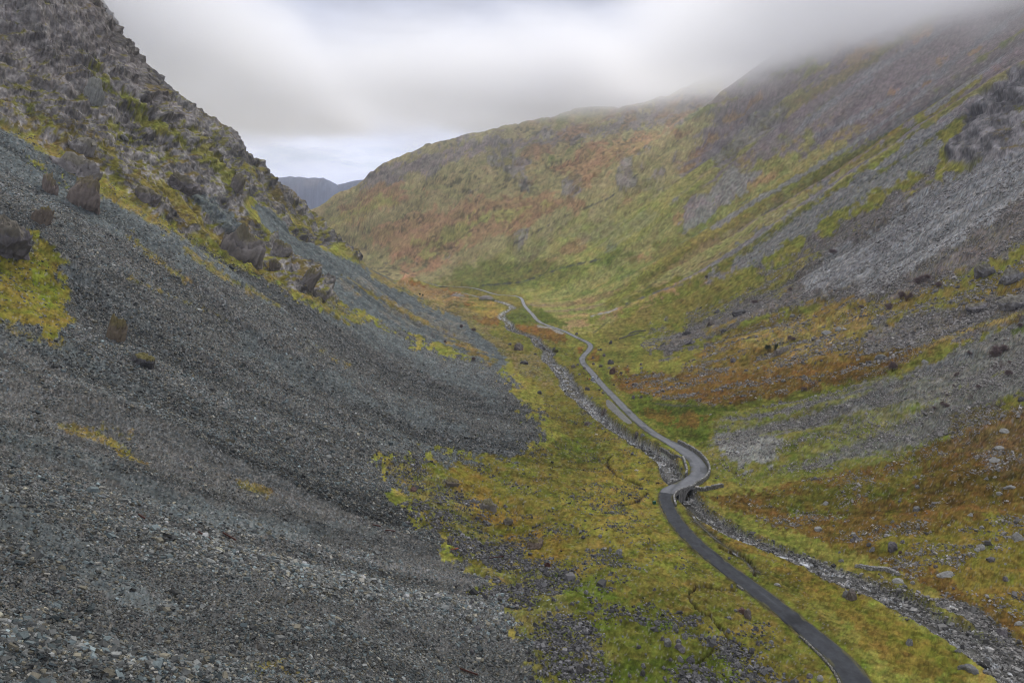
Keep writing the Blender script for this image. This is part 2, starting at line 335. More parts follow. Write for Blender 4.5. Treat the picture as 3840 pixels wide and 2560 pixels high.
gul = strokes_mask(GUL, PX, PY, 3.5, 2)*(Yg < 320); Z = Z-gul*.7
PX, PY = pix(Xg, Yg, Z); FX, FY = PX/1.6327, PY/1.6327
WX = fbm(FX/38, FY/38, 4, 40); WY = fbm(FX/9, FY/9, 3, 50); WZ = fbm(FX/4, FY/4, 2, 55)

# steepness of the finished surface
def slope():
    zi = np.gradient(Z, axis=1)/(DU*(Yg+25)); zj = np.gradient(Z, axis=0)/((Yg+25)*np.gradient(Lr)[:, None])-zi*U[None, :]
    return np.hypot(zi, zj)
SLP = slope()

# ---------------------------------------------------------------- ground cover (albedo of what grows or lies there; the mountain's carries haze blue)
def c(*v): return np.array(v, np.float32)
K = dict(slate=c(.085,.097,.100), slateblue=c(.088,.101,.101), coarse=c(.088,.087,.082), rock=c(.165,.155,.15), rockdark=c(.085,.078,.078),
 olive=c(.165,.145,.055), grass=c(.190,.180,.060), green=c(.085,.108,.026), lime=c(.135,.142,.040), straw=c(.27,.21,.10), ochre=c(.165,.118,.036),
 rust=c(.165,.085,.034), bracken=c(.140,.084,.032), heather=c(.175,.145,.142), scree=c(.192,.187,.182), screepale=c(.20,.197,.19), moor=c(.31,.265,.19), moorred=c(.31,.19,.15),
 gravel=c(.25,.25,.25), earth=c(.045,.035,.02), fell=c(.085,.095,.13))  # fell: blue of the distance haze tinted into the mountain's albedo
COL = np.empty(Z.shape+(3,), np.float32); COL[:] = K['grass']
STN = np.zeros(Z.shape, np.float32)       # loose stones
SPK = np.full(Z.shape, .20, np.float32)   # contrast of stone-to-stone variation
def lay(m, col, stn=None, spk=None):
    global COL
    col = K[col] if isinstance(col, str) else col
    COL += (col-COL)*m[..., None]
    if stn is not None: STN[:] = STN+(stn-STN)*m
    if spk is not None: SPK[:] = SPK+(spk-SPK)*m
def P(pts, col, soft=8, k1=6, k2=3, ks=5, a=1., stn=None, spk=None, cond=None, br=0.):
    """polygon region; ragged edge from noise and fall-line streaks; br>0 breaks it up inside"""
    sd = poly_sd(pts, FX, FY, 50)+WX*k1+WY*k2+S1*ks
    m = sstep(sd+WZ*1.6+WY*k2*.4, -soft*.5, soft*.5)*a
    if br: m = m*sstep(S1*.6+WY*.5+WX*.3, -br, br+.001-(br-.6))
    if cond is not None: m = m*cond
    lay(m, col, stn, spk)
def Ln(pts, col, w, soft=3, k=2, a=1., stn=None, spk=None, cond=None, f=True):
    sd = line_sd(pts, FX if f else PX, FY if f else PY, w)+WY*k+S1*k
    m = sstep(sd, -soft, soft)*a
    if cond is not None: m = m*cond
    lay(m, col, stn, spk)
def mixn(f, lo, hi, col, a=1., stn=None, spk=None, cond=None):
    m = sstep(f, lo, hi)*a
    if cond is not None: m = m*cond
    lay(m, col, stn, spk)

RH = (Xg > -30+0*Yg)&(FX > 900)
# --- far fell and right-hand hillside base
farhill = sstep(Yg, 1250, 1500)
lay(farhill, 'moor')
rightm = (FX > 1180)&(FY < 1150)
P([(720,520),(1000,300),(1700,100),(2600,-100),(2600,500),(1700,650),(1300,640),(900,640)], 'moor', 20, 15, 5, 8, 1., cond=(Yg > 700))
# upper purple-brown heather on the right
P([(1700,140),(1900,60),(2400,-120),(2600,-100),(2600,260),(2100,330),(1900,400),(1650,480),(1560,420)], 'heather', 30, 18, 6, 10, .9)
P([(830,395),(1050,320),(1300,300),(1640,200),(1750,210),(1500,300),(1300,330),(1100,350),(900,420),(820,440)], 'heather', 14, 12, 5, 8, .65, cond=Yg > 1300)
# mid green-yellow hillside
P([(1000,640),(1250,520),(1500,430),(1700,400),(1950,330),(2080,300),(1950,420),(1700,560),(1500,660),(1400,760),(1300,740),(1150,660)], c(.26,.245,.130), 30, 20, 6, 16, .85)
# red-brown bracken on far fell
for p in ([(850,540),(900,500),(1050,470),(1250,430),(1330,470),(1200,520),(1100,560),(1000,620),(900,600)], [(1330,340),(1480,300),(1540,300),(1440,360),(1350,420),(1280,410)], [(760,470),(850,440),(960,430),(880,480),(800,520)],
          [(900,600),(1000,590),(1050,600),(1000,625),(920,625)], [(1500,500),(1620,460),(1750,400),(1790,400),(1700,450),(1560,510)], [(1460,590),(1640,520),(1780,450),(1820,450),(1660,540),(1500,610)],
          [(1290,730),(1430,700),(1560,650),(1680,600),(1700,610),(1560,680),(1450,725),(1330,745)]):
    P(p, 'moorred', 12, 10, 4, 8, .8)
# yellow-green tongues on far fell
for p in ([(1110,500),(1200,470),(1250,465),(1180,500),(1110,520)], [(960,560),(1040,520),(1130,500),(1050,560),(980,590)], [(1040,640),(1150,590),(1300,590),(1250,640),(1120,660)], [(750,500),(830,470),(900,460),(830,500),(770,510)], [(1250,560),(1400,500),(1560,430),(1620,420),(1480,520),(1300,620)]):
    P(p, c(.285,.27,.13), 8, 8, 5, 8, .8)
mixn(S2*.7+WX*.4, .5, 1.3, c(.13,.155,.055), .7, cond=rightm*sstep(Yg, 500, 900))
mixn(-S2*.7+WX*.5, .5, 1.0, 'moorred', .65, cond=rightm*sstep(Yg, 600, 1000))
mixn(S1*.8+WY*.3-WX*.3, .6, 1.2, 'straw', .5, cond=rightm*sstep(Yg, 350, 700)*sstep(FY, 150, 400))
mixn(S1*.9+S3*.4, 1.0, 1.5, 'heather', .7, cond=rightm*sstep(Yg, 500, 900))
mixn(S3*.6+S2*.6-WX*.2, .7, 1.2, c(.27,.255,.11), .6, cond=rightm*sstep(Yg, 450, 800))
mixn(-S3*.6-S1*.5+WX*.2, .9, 1.3, 'scree', .6, cond=rightm*sstep(Yg, 450, 700)*sstep(Yg, 1500, 1200))
# green streaks at the back of the valley floor
P([(1000,640),(1120,600),(1300,600),(1500,560),(1350,640),(1200,670),(1060,662)], 'green', 12, 10, 4, 10, .6)
# straw and green stripes running down between the screes
for p, col, w, a in (([(2240,180),(2100,280),(1950,360),(1800,430),(1650,520),(1500,620),(1400,700)], 'grass', 12, .9),
    ([(2200,215),(2050,320),(1900,400),(1740,480),(1600,560),(1480,650)], 'olive', 10, .8), ([(1850,430),(1720,500),(1600,550)], 'straw', 9, .7),
    ([(2050,300),(1930,380),(1860,420)], 'ochre', 6, .7), ([(2120,600),(2060,630)], 'straw', 6, .8), ([(1890,590),(1990,530),(2050,500)], 'straw', 5, .7),
    ([(2150,30),(2000,140),(1850,220),(1740,300)], 'olive', 8, .5)):
    Ln(p, col, w, 6, 4, a, cond=Yg > 250)
# grey scree runs on the right hillside
for p in ([(2420,-40),(2352,20),(2200,130),(2080,250),(1960,330),(1850,400),(1740,460),(1640,520)], [(2300,60),(2150,170),(1990,260),(1880,310)], [(2000,180),(1900,240),(1830,300)], [(2340,100),(2230,180),(2130,260)], [(2180,60),(2070,130),(1960,180)]):
    Ln(p, 'scree', 4.5, 3, 3, .8, .2, .35)
P([(2352,180),(2250,215),(2100,300),(1980,390),(1800,490),(1650,600),(1560,660),(1640,640),(1800,560),(1950,480),(2100,410),(2160,380),(2195,300)], 'scree', 14, 12, 5, 12, .9, .35, .45)
P([(1300,540),(1420,500),(1560,470),(1500,520),(1380,570)], c(.19,.19,.17), 10, 9, 4, 12, .45)
P([(1560,480),(1680,400),(1740,400),(1640,480),(1580,520)], 'scree', 10, 9, 4, 12, .7, .2, .4)
# dark boulder slope below the right crag
P([(1480,790),(1560,735),(1650,690),(1740,640),(1850,560),(2000,480),(2120,400),(2200,390),(2400,350),(2500,560),(2352,560),(2260,620),(2130,680),(1990,700),(1850,700),(1720,740),(1600,800),(1530,830)], c(.125,.108,.104), 16, 12, 5, 8, .9, .8, .5)
mixn(S1*.8+S2*.5+WY*.3, .35, .9, 'heather', .75, cond=sstep(poly_sd([(2440,120),(2100,280),(1750,470),(1560,660),(1640,640),(1950,480),(2110,410),(2160,380),(2195,300)], FX, FY)+WX*8, -8, 8))
mixn(-S1*.8+S2*.5-WY*.3, .5, 1.1, 'olive', .7, cond=sstep(poly_sd([(2440,120),(2100,280),(1750,470),(1560,660),(1640,640),(1950,480),(2110,410),(2160,380),(2195,300)], FX, FY)+WX*8, -8, 8))
# the broad grey scree
P([(2440,290),(2352,330),(2220,385),(2100,440),(2020,510),(1930,570),(1830,640),(1860,660),(1960,650),(1990,670),(2100,610),(2200,550),(2352,440),(2440,400)], 'screepale', 9, 9, 4, 6, 1., .55, .5)
Ln([(2352,350),(2200,440),(2080,520),(1990,590),(1900,650)], c(.13,.125,.125), 9, 8, 8, .6)
# tan-olive fan by the stream
P([(1370,770),(1420,730),(1500,700),(1640,660),(1760,640),(1800,600),(1880,580),(1800,660),(1690,700),(1600,740),(1500,800),(1440,850),(1390,830)], 'olive', 14, 10, 4, 8, .9)
P([(1440,800),(1500,750),(1560,740),(1500,790),(1460,830)], 'grass', 10, 6, 4, 4, .9)
# mixed band right: tan, rust and stones
P([(1560,840),(1640,780),(1760,730),(1900,700),(2000,700),(2130,680),(2260,640),(2440,560),(2440,720),(2352,735),(2200,780),(2120,820),(2000,860),(1850,900),(1700,930),(1640,935),(1560,920)], c(.175,.125,.05), 14, 12, 5, 6, 1., .5, .35)
P([(1700,780),(1800,745),(1960,715),(2060,720),(1960,770),(1850,800),(1740,810)], 'straw', 12, 10, 6, 6, .6)
P([(2000,700),(2120,690),(2200,640),(2352,600),(2352,640),(2240,690),(2120,740),(2040,750)], 'olive', 10, 10, 6, 6, .7)
P([(1980,760),(2120,720),(2250,700),(2352,665),(2440,650),(2440,700),(2352,720),(2230,770),(2110,800),(1990,810)], c(.13,.12,.112), 10, 10, 5, 5, .85, .8, .5)
P([(1380,865),(1480,850),(1560,860),(1700,850),(1850,840),(1990,820),(2110,800),(2060,850),(1930,890),(1790,905),(1680,932),(1560,928),(1440,915)], 'bracken', 10, 8, 5, 3, .9, .4, .3)
Ln([(2115,805),(2180,775),(2240,750),(2300,735),(2360,715)], 'straw', 5, 3, 1, .9)
# green meadow strip between the road and the bracken
P([(1420,900),(1480,905),(1560,925),(1650,935),(1720,935),(1640,960),(1640,1040),(1580,1020),(1500,975),(1440,930)], 'green', 8, 6, 4, 2, .9, .03)
P([(1480,945),(1560,950),(1620,960),(1590,980),(1520,970)], 'rust', 8, 9, 6, 0, .6)
P([(1380,870),(1440,865),(1500,875),(1440,890),(1400,890)], 'rust', 8, 6, 5, 0, .6)
# grey and green fan
P([(1625,1010),(1640,965),(1760,935),(1900,900),(2100,845),(2200,800),(2440,700),(2440,930),(2352,905),(2270,950),(2180,1000),(2060,1060),(1900,1085),(1760,1105),(1640,1085)], c(.155,.150,.128), 9, 6, 3, 3, 1., .75, .45)
fan = sstep(poly_sd([(1600,1010),(1640,955),(1760,930),(1900,900),(2100,845),(2200,810),(2440,720),(2440,930),(2352,925),(2270,965),(2180,1010),(2060,1070),(1900,1095),(1740,1120),(1600,1100)], FX, FY)+WX*4, -6, 6)
gs = np.where(True, S1*.75+S2*.55+WY*.35, 0)
mixn(gs, -.95, .35, c(.140,.148,.045), .9, .12, .12, cond=fan*sstep(FX-0*FY, 2300, 1750))
mixn(gs, .6, 1.2, c(.118,.132,.036), .8, .15, .12, cond=fan*sstep(FX, 1700, 2000))
mixn(WX+S2*.4, 1.2, 1.9, 'green', .8, .1, .12, cond=fan)
P([(1700,1050),(1800,1070),(1950,1060),(2080,1030),(2180,990),(2260,930),(2300,900),(2250,960),(2150,1040),(2000,1080),(1850,1100),(1740,1100)], 'lime', 12, 10, 5, 4, .6, .1, .15)
P([(1640,1010),(1700,1000),(1790,1020),(1770,1060),(1700,1080),(1670,1060)], c(.19,.19,.18), 9, 9, 4, 2, .85, .7, .45)
Ln([(2230,810),(2130,850),(2060,880),(1990,915),(1920,945),(1850,975)], c(.095,.095,.10), 6, 5, 5, .7, .8, .5)
# bracken slope bottom right
P([(1585,1132),(1680,1135),(1760,1120),(1950,1085),(2080,1050),(2200,1000),(2300,950),(2440,920),(2440,1600),(2352,1520),(2250,1420),(2100,1330),(1960,1270),(1830,1225),(1700,1180),(1620,1150)], c(.124,.080,.030), 8, 6, 4, 1, 1., .22, .25)
P([(1750,1130),(1900,1110),(2040,1080),(2140,1060),(2060,1140),(1900,1170),(1780,1170)], c(.118,.118,.032), 16, 14, 8, 2, .7)
mixn(WX*.8+WY*.4, .4, 1.5, c(.13,.13,.03), .75, cond=sstep(FX, 1600, 1700)*sstep(FY-1000, 100, 170)*sstep(Xg, 55, 70))
P([(2000,1220),(2200,1200),(2352,1180),(2440,1200),(2440,1500),(2300,1400),(2150,1320),(2020,1270)], c(.175,.15,.042), 20, 14, 6, 2, .7, .3)
P([(2180,960),(2300,930),(2440,900),(2440,1090),(2352,1080),(2250,1060),(2180,1030)], c(.15,.105,.065), 16, 14, 6, 2, .7, .6, .35)
# ------------------------------------------------ valley floor, left of the road
P([(870,1060),(950,1040),(1100,1040),(1230,1030),(1290,1000),(1240,900),(1180,850),(1100,800),(1020,720),(940,650),(1000,650),(1200,680),(1420,900),(1500,1010),(1600,1150),(1800,1300),(2010,1568),(2010,1800),(1000,1800),(1250,1568),(1130,1350),(960,1180)], c(.138,.124,.040), 10, 8, 4, 1, 1., .12, .15, cond=Yg < 1400)
P([(1240,1460),(1180,1350),(1160,1300),(1260,1330),(1360,1330),(1500,1380),(1640,1460),(1750,1620),(1300,1650)], 'green', 34, 22, 12, 0, .7, .3)
P([(1030,1080),(1090,1080),(1200,1170),(1300,1240),(1310,1290),(1230,1290),(1120,1210),(1040,1130)], 'ochre', 16, 10, 5, 0, .8)
P([(1370,1090),(1480,1080),(1500,1130),(1440,1165),(1350,1160)], 'ochre', 14, 10, 5, 0, .9)
P([(1400,1010),(1490,1030),(1530,1100),(1540,1170),(1600,1280),(1560,1330),(1440,1280),(1330,1220),(1300,1160),(1380,1080)], c(.21,.18,.055), 18, 14, 5, 0, .6)
P([(1750,1240),(1900,1330),(2100,1440),(2300,1560),(2100,1560),(1950,1440),(1850,1350),(1760,1290)], 'ochre', 16, 14, 6, 0, .75)
P([(1600,1190),(1720,1240),(1800,1290),(1760,1300),(1660,1240)], c(.22,.20,.06), 8, 6, 4, 0, .6)
P([(1640,1220),(1720,1250),(1760,1275),(1700,1270)], 'rust', 6, 6, 4, 0, .6)
P([(1860,1330),(2040,1400),(2200,1480),(2260,1560),(2150,1520),(1990,1440)], c(.15,.16,.035), 10, 10, 5, 0, .5)
P([(1270,1010),(1400,1010),(1370,1060),(1290,1050)], 'green', 12, 10, 5, 0, .5)
P([(1130,1300),(1250,1310),(1400,1330),(1300,1350),(1180,1340)], 'green', 10, 8, 5, 0, .6)
# rust bracken beside the far stream
for p in ([(1000,680),(1060,690),(1140,715),(1150,745),(1110,750),(1050,725),(1000,700)], [(1180,745),(1240,740),(1310,780),(1290,790),(1230,780),(1190,765)], [(930,650),(1010,660),(1080,680),(1060,700),(990,690),(940,665)], [(1330,800),(1370,800),(1380,830),(1340,825)]):
    P(p, 'rust', 4, 4, 3, 0, .9, cond=Yg < 1500)
P([(1060,705),(1130,695),(1160,712),(1130,728),(1080,725)], c(.25,.185,.07), 5, 3, 2, 0, .8, cond=Yg < 1500)
P([(1150,730),(1200,700),(1220,700),(1300,745),(1230,745),(1180,745)], 'green', 5, 4, 2, 0, .8, cond=Yg < 1300)
P([(1380,820),(1400,860),(1420,880),(1410,900),(1370,860)], 'green', 5, 4, 2, 0, .7)
for cx, cy in ((1045,675),): P([(cx-18,cy+6),(cx,cy-2),(cx+18,cy+2),(cx+16,cy+8)], 'screepale', 3, 2, 1, 0, .8)
# bouldery fringe between scree foot and meadow
P([(1000,660),(1090,720),(1180,790),(1250,830),(1270,880),(1200,860),(1100,810),(1010,740),(950,680)], c(.15,.125,.075), 12, 12, 6, 3, .8, .7, .45, cond=Yg < 1400)
P([(870,1060),(960,1060),(1050,1130),(1130,1230),(1240,1320),(1330,1420),(1440,1568),(1200,1568),(1100,1300),(950,1150)], c(.13,.12,.06), 16, 14, 9, 0, .7, .42, .4)
# ------------------------------------------------ the left screes
sc_poly = [(-500,60),(0,275),(120,342),(230,428),(330,472),(420,528),(520,588),(620,622),(742,690),(800,715),(900,760),(1010,800),(1100,830),(1170,865),(1200,930),(1260,1010),(1180,1045),(1080,1050),(960,1050),(875,1055),(880,1100),(930,1170),(1010,1240),(1080,1310),(1150,1380),(1210,1470),(1270,1568),(1350,1700),(-600,1900)]
SDL = poly_sd(sc_poly, FX, FY, 300)
scl = sstep(SDL+WX*13+WY*13+S1*12+WZ*6, -6, 6)*(Yg < 1400)*(1-sstep(cl, .3, .7))
lay(scl, 'coarse', 1., .5)
P([(575,462),(610,468),(660,510),(740,568),(800,594),(840,610),(900,640),(1000,700),(1080,750),(1130,790),(1180,840),(1120,835),(1010,790),(900,745),(800,700),(772,690),(735,640),(690,592),(640,555),(600,510)], 'slateblue', 6, 4, 2, 2, 1., .5, .3, cond=Yg < 1400)
sb = [ [(0,285),(100,350),(230,440),(330,490),(420,545),(520,605),(620,650),(740,705),(840,750),(950,810),(1040,850),(1120,880),(1150,940),(1000,870),(880,800),(760,740),(620,690),(480,630),(330,560),(200,500),(80,430),(-60,360)],
 [(-100,420),(60,520),(180,600),(300,700),(420,790),(330,770),(220,690),(120,620),(0,540),(-100,480)],
 [(0,700),(120,760),(260,840),(380,900),(330,920),(200,870),(80,810),(-60,760)],
 [(-60,985),(90,1010),(230,1050),(360,1100),(480,1150),(640,1185),(800,1205),(860,1230),(760,1225),(620,1215),(470,1190),(330,1140),(180,1080),(60,1040),(-60,1030)],
 [(-60,1120),(60,1150),(180,1230),(330,1330),(420,1430),(300,1400),(150,1310),(30,1240),(-60,1200)],
 [(860,985),(960,1010),(1080,1035),(1220,1040),(1250,1060),(1120,1062),(980,1040),(880,1010)],
 [(560,760),(700,830),(850,900),(1000,960),(1150,1000),(1240,1020),(1100,1010),(940,980),(800,930),(660,870),(560,800)] ]
SMO = np.zeros(Z.shape, np.float32)
for p in sb:
    sd = poly_sd(p, FX, FY, 50)+WX*9+WY*6+S2*5+S1*5; m = sstep(sd, -12, 10)*scl; lay(m*.8, 'slateblue', .6, .3); SMO = np.maximum(SMO, m)
mixn(S1*.5+S2*.7, .5, 1.5, 'slateblue', .6, .6, .35, cond=scl*sstep(FY, 1150, 900))
mixn(-S2*.7-S1*.4, .6, 1.4, c(.085,.09,.09), .6, cond=scl)
# moss and grass on the scree
def scl_p(p, col, a=.9, soft=5, k=6): P(p, col, soft, k, 5, 4, a, .04, .12, cond=scl)
scl_p([(-60,570),(0,575),(50,590),(95,560),(60,530),(100,545),(160,600),(120,610),(150,660),(175,740),(120,770),(60,740),(-60,700)], c(.142,.125,.034), .95, 6, 10)
scl_p([(80,600),(120,640),(140,700),(100,690),(70,650)], c(.13,.15,.03), .6)
for p, w in (([(300,640),(420,690),(520,730)], 3), ([(0,740),(60,770),(140,790)], 3), ([(280,520),(360,600),(430,650)], 3), ([(430,580),(560,660),(640,700)], 3), ([(620,640),(700,690),(800,740)], 4), ([(700,790),(800,840)], 2), ([(150,975),(230,1000),(300,1050)], 7), ([(550,1112),(590,1118),(620,1138)], 4), ([(860,1030),(900,1055),(950,1065)], 4), ([(580,1540),(640,1520),(700,1560)], 8), ([(960,720),(1020,760),(1060,790)], 3), ([(300,1000),(200,980)], 3), ([(250,1020),(340,1070)], 3)):
    Ln(p, c(.160,.125,.035), w, 4, 6, .55, .3, .25, cond=scl)
Ln([(0,282),(120,350),(230,436),(330,482),(420,535),(520,596),(620,632),(742,700),(820,740)], c(.165,.140,.045), 6, 5, 6, .8, .15, .2)
# the darker fringe of boulders at the scree foot far down
P([(760,640),(830,640),(900,680),(980,720),(1060,760),(1120,810),(1060,800),(960,750),(860,700),(790,665)], c(.13,.12,.10), 8, 8, 5, 6, .7, .5, .45, cond=(Yg < 1400))
Ln([(790,640),(880,690),(980,745),(1060,790),(1130,830)], 'ochre', 5, 5, 5, .7, .2, .2, cond=Yg < 1400)
P([(830,612),(900,645),(960,680),(1040,710),(1000,705),(920,670),(860,640)], c(.165,.13,.06), 5, 5, 4, 4, .8, .3, .35, cond=Yg < 1450)
# ------------------------------------------------ crags: bare rock where steep, turf on ledges
turf = c(.165,.145,.05)
tc = np.where((vn2(FX/50, FY/50, 120)+.6*vn2(FX/17, FY/17, 121) > 0)[..., None], c(.135,.125,.045), c(.115,.090,.050))
rockc = np.where(Xg[..., None] > 0, c(.185,.172,.17), c(.185,.174,.168))
rkn = sstep(vn2(FX/22, FY/22, 130)+vn2(FX/6, FY/6, 131)*.7+vn2(FX/2.5, FY/2.5, 132)*.6, -.9, 1.0)
steep = sstep(SLP+WY*.22+WZ*.10+BARE*.35+.18+.55*(Xg > 0), .95, 1.35)
COL = COL*(1-crag[..., None])+(tc*(1-steep[..., None])+rockc*(.50+.75*rkn[..., None])*steep[..., None])*crag[..., None]
STN *= 1-crag; SPK = SPK*(1-crag)+.15*crag
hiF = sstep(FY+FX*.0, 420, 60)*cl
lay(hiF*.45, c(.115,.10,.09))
for p, w in (([(215,150),(240,190),(290,240),(340,280),(400,310),(470,365),(540,430)], 11), ([(255,285),(300,320),(350,345),(390,370)], 9), ([(60,240),(120,290)], 8), ([(370,390),(420,420),(450,470)], 7)):
    Ln(p, c(.155,.155,.045), w, 4, 9, .75, .1, .15, cond=cl)
for p, w in (([(560,380),(650,470),(720,530)], 4), ([(430,440),(450,480),(480,520)], 6), ([(330,420),(400,450),(470,520),(560,590),(640,650)], 9), ([(120,290),(200,330),(250,340)], 8)):
    Ln(p, c(.18,.15,.05), w, 4, 9, .7, .1, .15, cond=cl)
P([(435,440),(480,455),(530,480),(560,520),(530,530),(490,500),(455,470)], 'slateblue', 5, 4, 4, 2, .9, .4, .3, cond=cl)
# ------------------------------------------------ stream beds, gullies, verge, lay-by
lay(rv, 'gravel', 1., .55); lay(rf*.9, 'gravel', .5, .3); lay(rs_*.9, c(.06,.055,.045), .5, .5); lay(rb*.9, c(.17,.165,.155), 1., .5)
bank = sstep(DV, RW+3.2, RW+1.2)*(1-rv)*sstep(vn2(Xg/6, Yg/6, 140), -.2, .6); lay(bank*.8, c(.13,.115,.06), .6, .4)
lay(gul, 'earth', .3, .3)
verge = sstep(DR, 4.6, 2.4)*(1-rv); lay(verge*.75, c(.14,.165,.035), .02, .1)
lay(sstep(DR+vn2(Xg/2, Yg/2, 141)*.3, 2.75, 2.3), c(.10,.09,.06), 0, .1)
for p, w, col in (([(1351,730),(1368,724),(1400,717),(1430,700)], 1.6, c(.26,.26,.25)), ([(1430,700),(1520,665),(1620,640),(1700,600)], 1.6, c(.12,.12,.115)), ([(1235,748),(1262,752),(1290,765)], 1.6, c(.25,.24,.22)), ([(1110,655),(1200,648),(1290,615),(1400,590)], 1.7, c(.06,.06,.055)), ([(1180,560),(1290,500),(1400,455),(1500,370),(1560,320)], 1.2, c(.07,.06,.055)), ([(990,595),(1040,560),(1120,500)], 1., c(.11,.095,.08)), ([(1640,932),(1560,932),(1500,926)], 1.5, c(.09,.09,.07)), ([(1290,820),(1370,760),(1500,650),(1640,590)], 0.9, c(.10,.10,.06))):
    Ln(p, col, w, 1.2, 1.2, .85)
P([(900,655),(1000,660),(1045,655),(1010,650),(950,648)], c(.17,.19,.06), 3, 2, 1, 0, .5, cond=Yg > 1200)
# woodland specks and dark gorse on the far fell
fs = sstep(vn2(FX/7, FY/4, 150)+.8*vn2(FX/40, FY/25, 151), .75, 1.0)*sstep(Yg, 1400, 1700)*(Yg < 3000); lay(fs*.6, c(.05,.05,.04))
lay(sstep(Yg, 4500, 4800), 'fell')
lay(sstep(Yg, 4800, 4900)*sstep(fbm(Xg/300, Yg/300, 4, 160), .1, .9)*.5, c(.13,.11,.11))
# ------------------------------------------------ fine variation
r1 = rng.random(Z.shape).astype(np.float32)
gr = np.clip((COL[..., 0]-COL[..., 2])/COL[..., 0]*1.6, 0, 1)*(1-crag*.5)       # how much of it is vegetation
vv = 1+(.15-.05*sstep(dist, 300, 800))*fbm(FX/6, FY/4, 4, 170)+.08*fbm(FX/5.5, FY/4.5, 2, 176)*sstep(dist, 150, 500)+.12*S1+.09*S2+.13*fbm(Xg/3, Yg/3, 3, 171)+gr*(.22*fbm(Xg/.9, Yg/.9, 3, 172)*sstep(dist, 700, 150)+.16*WZ)
hue = fbm(FX/16, FY/11, 4, 173)*.5+fbm(Xg/2.2, Yg/2.2, 3, 174)*.5*sstep(dist, 900, 200)+S1*.25
COL[..., 0] *= 1+gr*np.clip(hue, -1.5, 1.5)*.12; COL[..., 1] *= 1-gr*np.clip(hue, -1.5, 1.5)*.05; COL[..., 2] *= 1+gr*np.clip(hue, -1.5, 1.5)*.1
COL *= np.clip(vv, .5, 1.6)[..., None]
SPK *= 1-.6*sstep(Yg, 900, 1500); sp = (r1-.5)*2*SPK; bri = rng.random(Z.shape) < (.03+.05*STN)*(STN > .05)
COL *= (1+sp)[..., None]; COL[bri] = COL[bri]*.5+np.array([.24,.235,.23], np.float32)*.5
tint = rng.standard_normal(Z.shape).astype(np.float32)*.05*np.clip(SPK*2, 0, 1)
COL[..., 0] *= 1+tint; COL[..., 2] *= 1-tint
COL = COL*(1-.0)
COL[..., 2] *= np.where(COL[..., 0] > COL[..., 2]*1.5, .66, 1.0)
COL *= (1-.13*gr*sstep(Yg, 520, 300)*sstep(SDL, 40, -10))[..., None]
COL = np.clip(COL, .008, .6)
# stony ground is lumpy
Z += (rng.random(Z.shape)-.5)*STN*np.clip(dist*.0016, .12, .24)*(1-bw)
# ---------------------------------------------------------------- mesh + material helpers
def link(o, parent=None):
    C.objects.link(o)
    if parent is not None: o.parent = parent
    return o
def npmesh(name, V, F, col=None, smooth=False, mat=None):
    """V (n,3), F (m,3|4) int array"""
    me = bpy.data.meshes.new(name); n, m, k = len(V), len(F), F.shape[1]
    me.vertices.add(n); me.vertices.foreach_set('co', np.ascontiguousarray(V, np.float32).ravel())
    me.loops.add(m*k); me.loops.foreach_set('vertex_index', np.ascontiguousarray(F, np.int32).ravel())
    me.polygons.add(m); me.polygons.foreach_set('loop_start', np.arange(0, m*k, k, dtype=np.int32))
    me.polygons.foreach_set('use_smooth', np.full(m, smooth))
    if col is not None:
        a = me.color_attributes.new('Cover', 'FLOAT_COLOR', 'POINT')
        a.data.foreach_set('color', np.concatenate([col, np.ones((n,1), np.float32)], 1).astype(np.float32).ravel())
    me.update(); me.validate(clean_customdata=False) if n < 200000 else None
    if mat: me.materials.append(mat)
    return me
def tag(o, label=None, cat=None, group=None, kind=None):
    if label: o['label'] = label
    if cat: o['category'] = cat
    if group: o['group'] = group
    if kind: o['kind'] = kind
    return o
def empty(name, loc=(0,0,0), rz=0.):
    o = bpy.data.objects.new(name, None); o.location = loc; o.rotation_euler = (0,0,rz); o.empty_display_size = .3; return link(o)
def obj(name, me, parent=None):
    return link(bpy.data.objects.new(name, me), parent)
MATS = {}
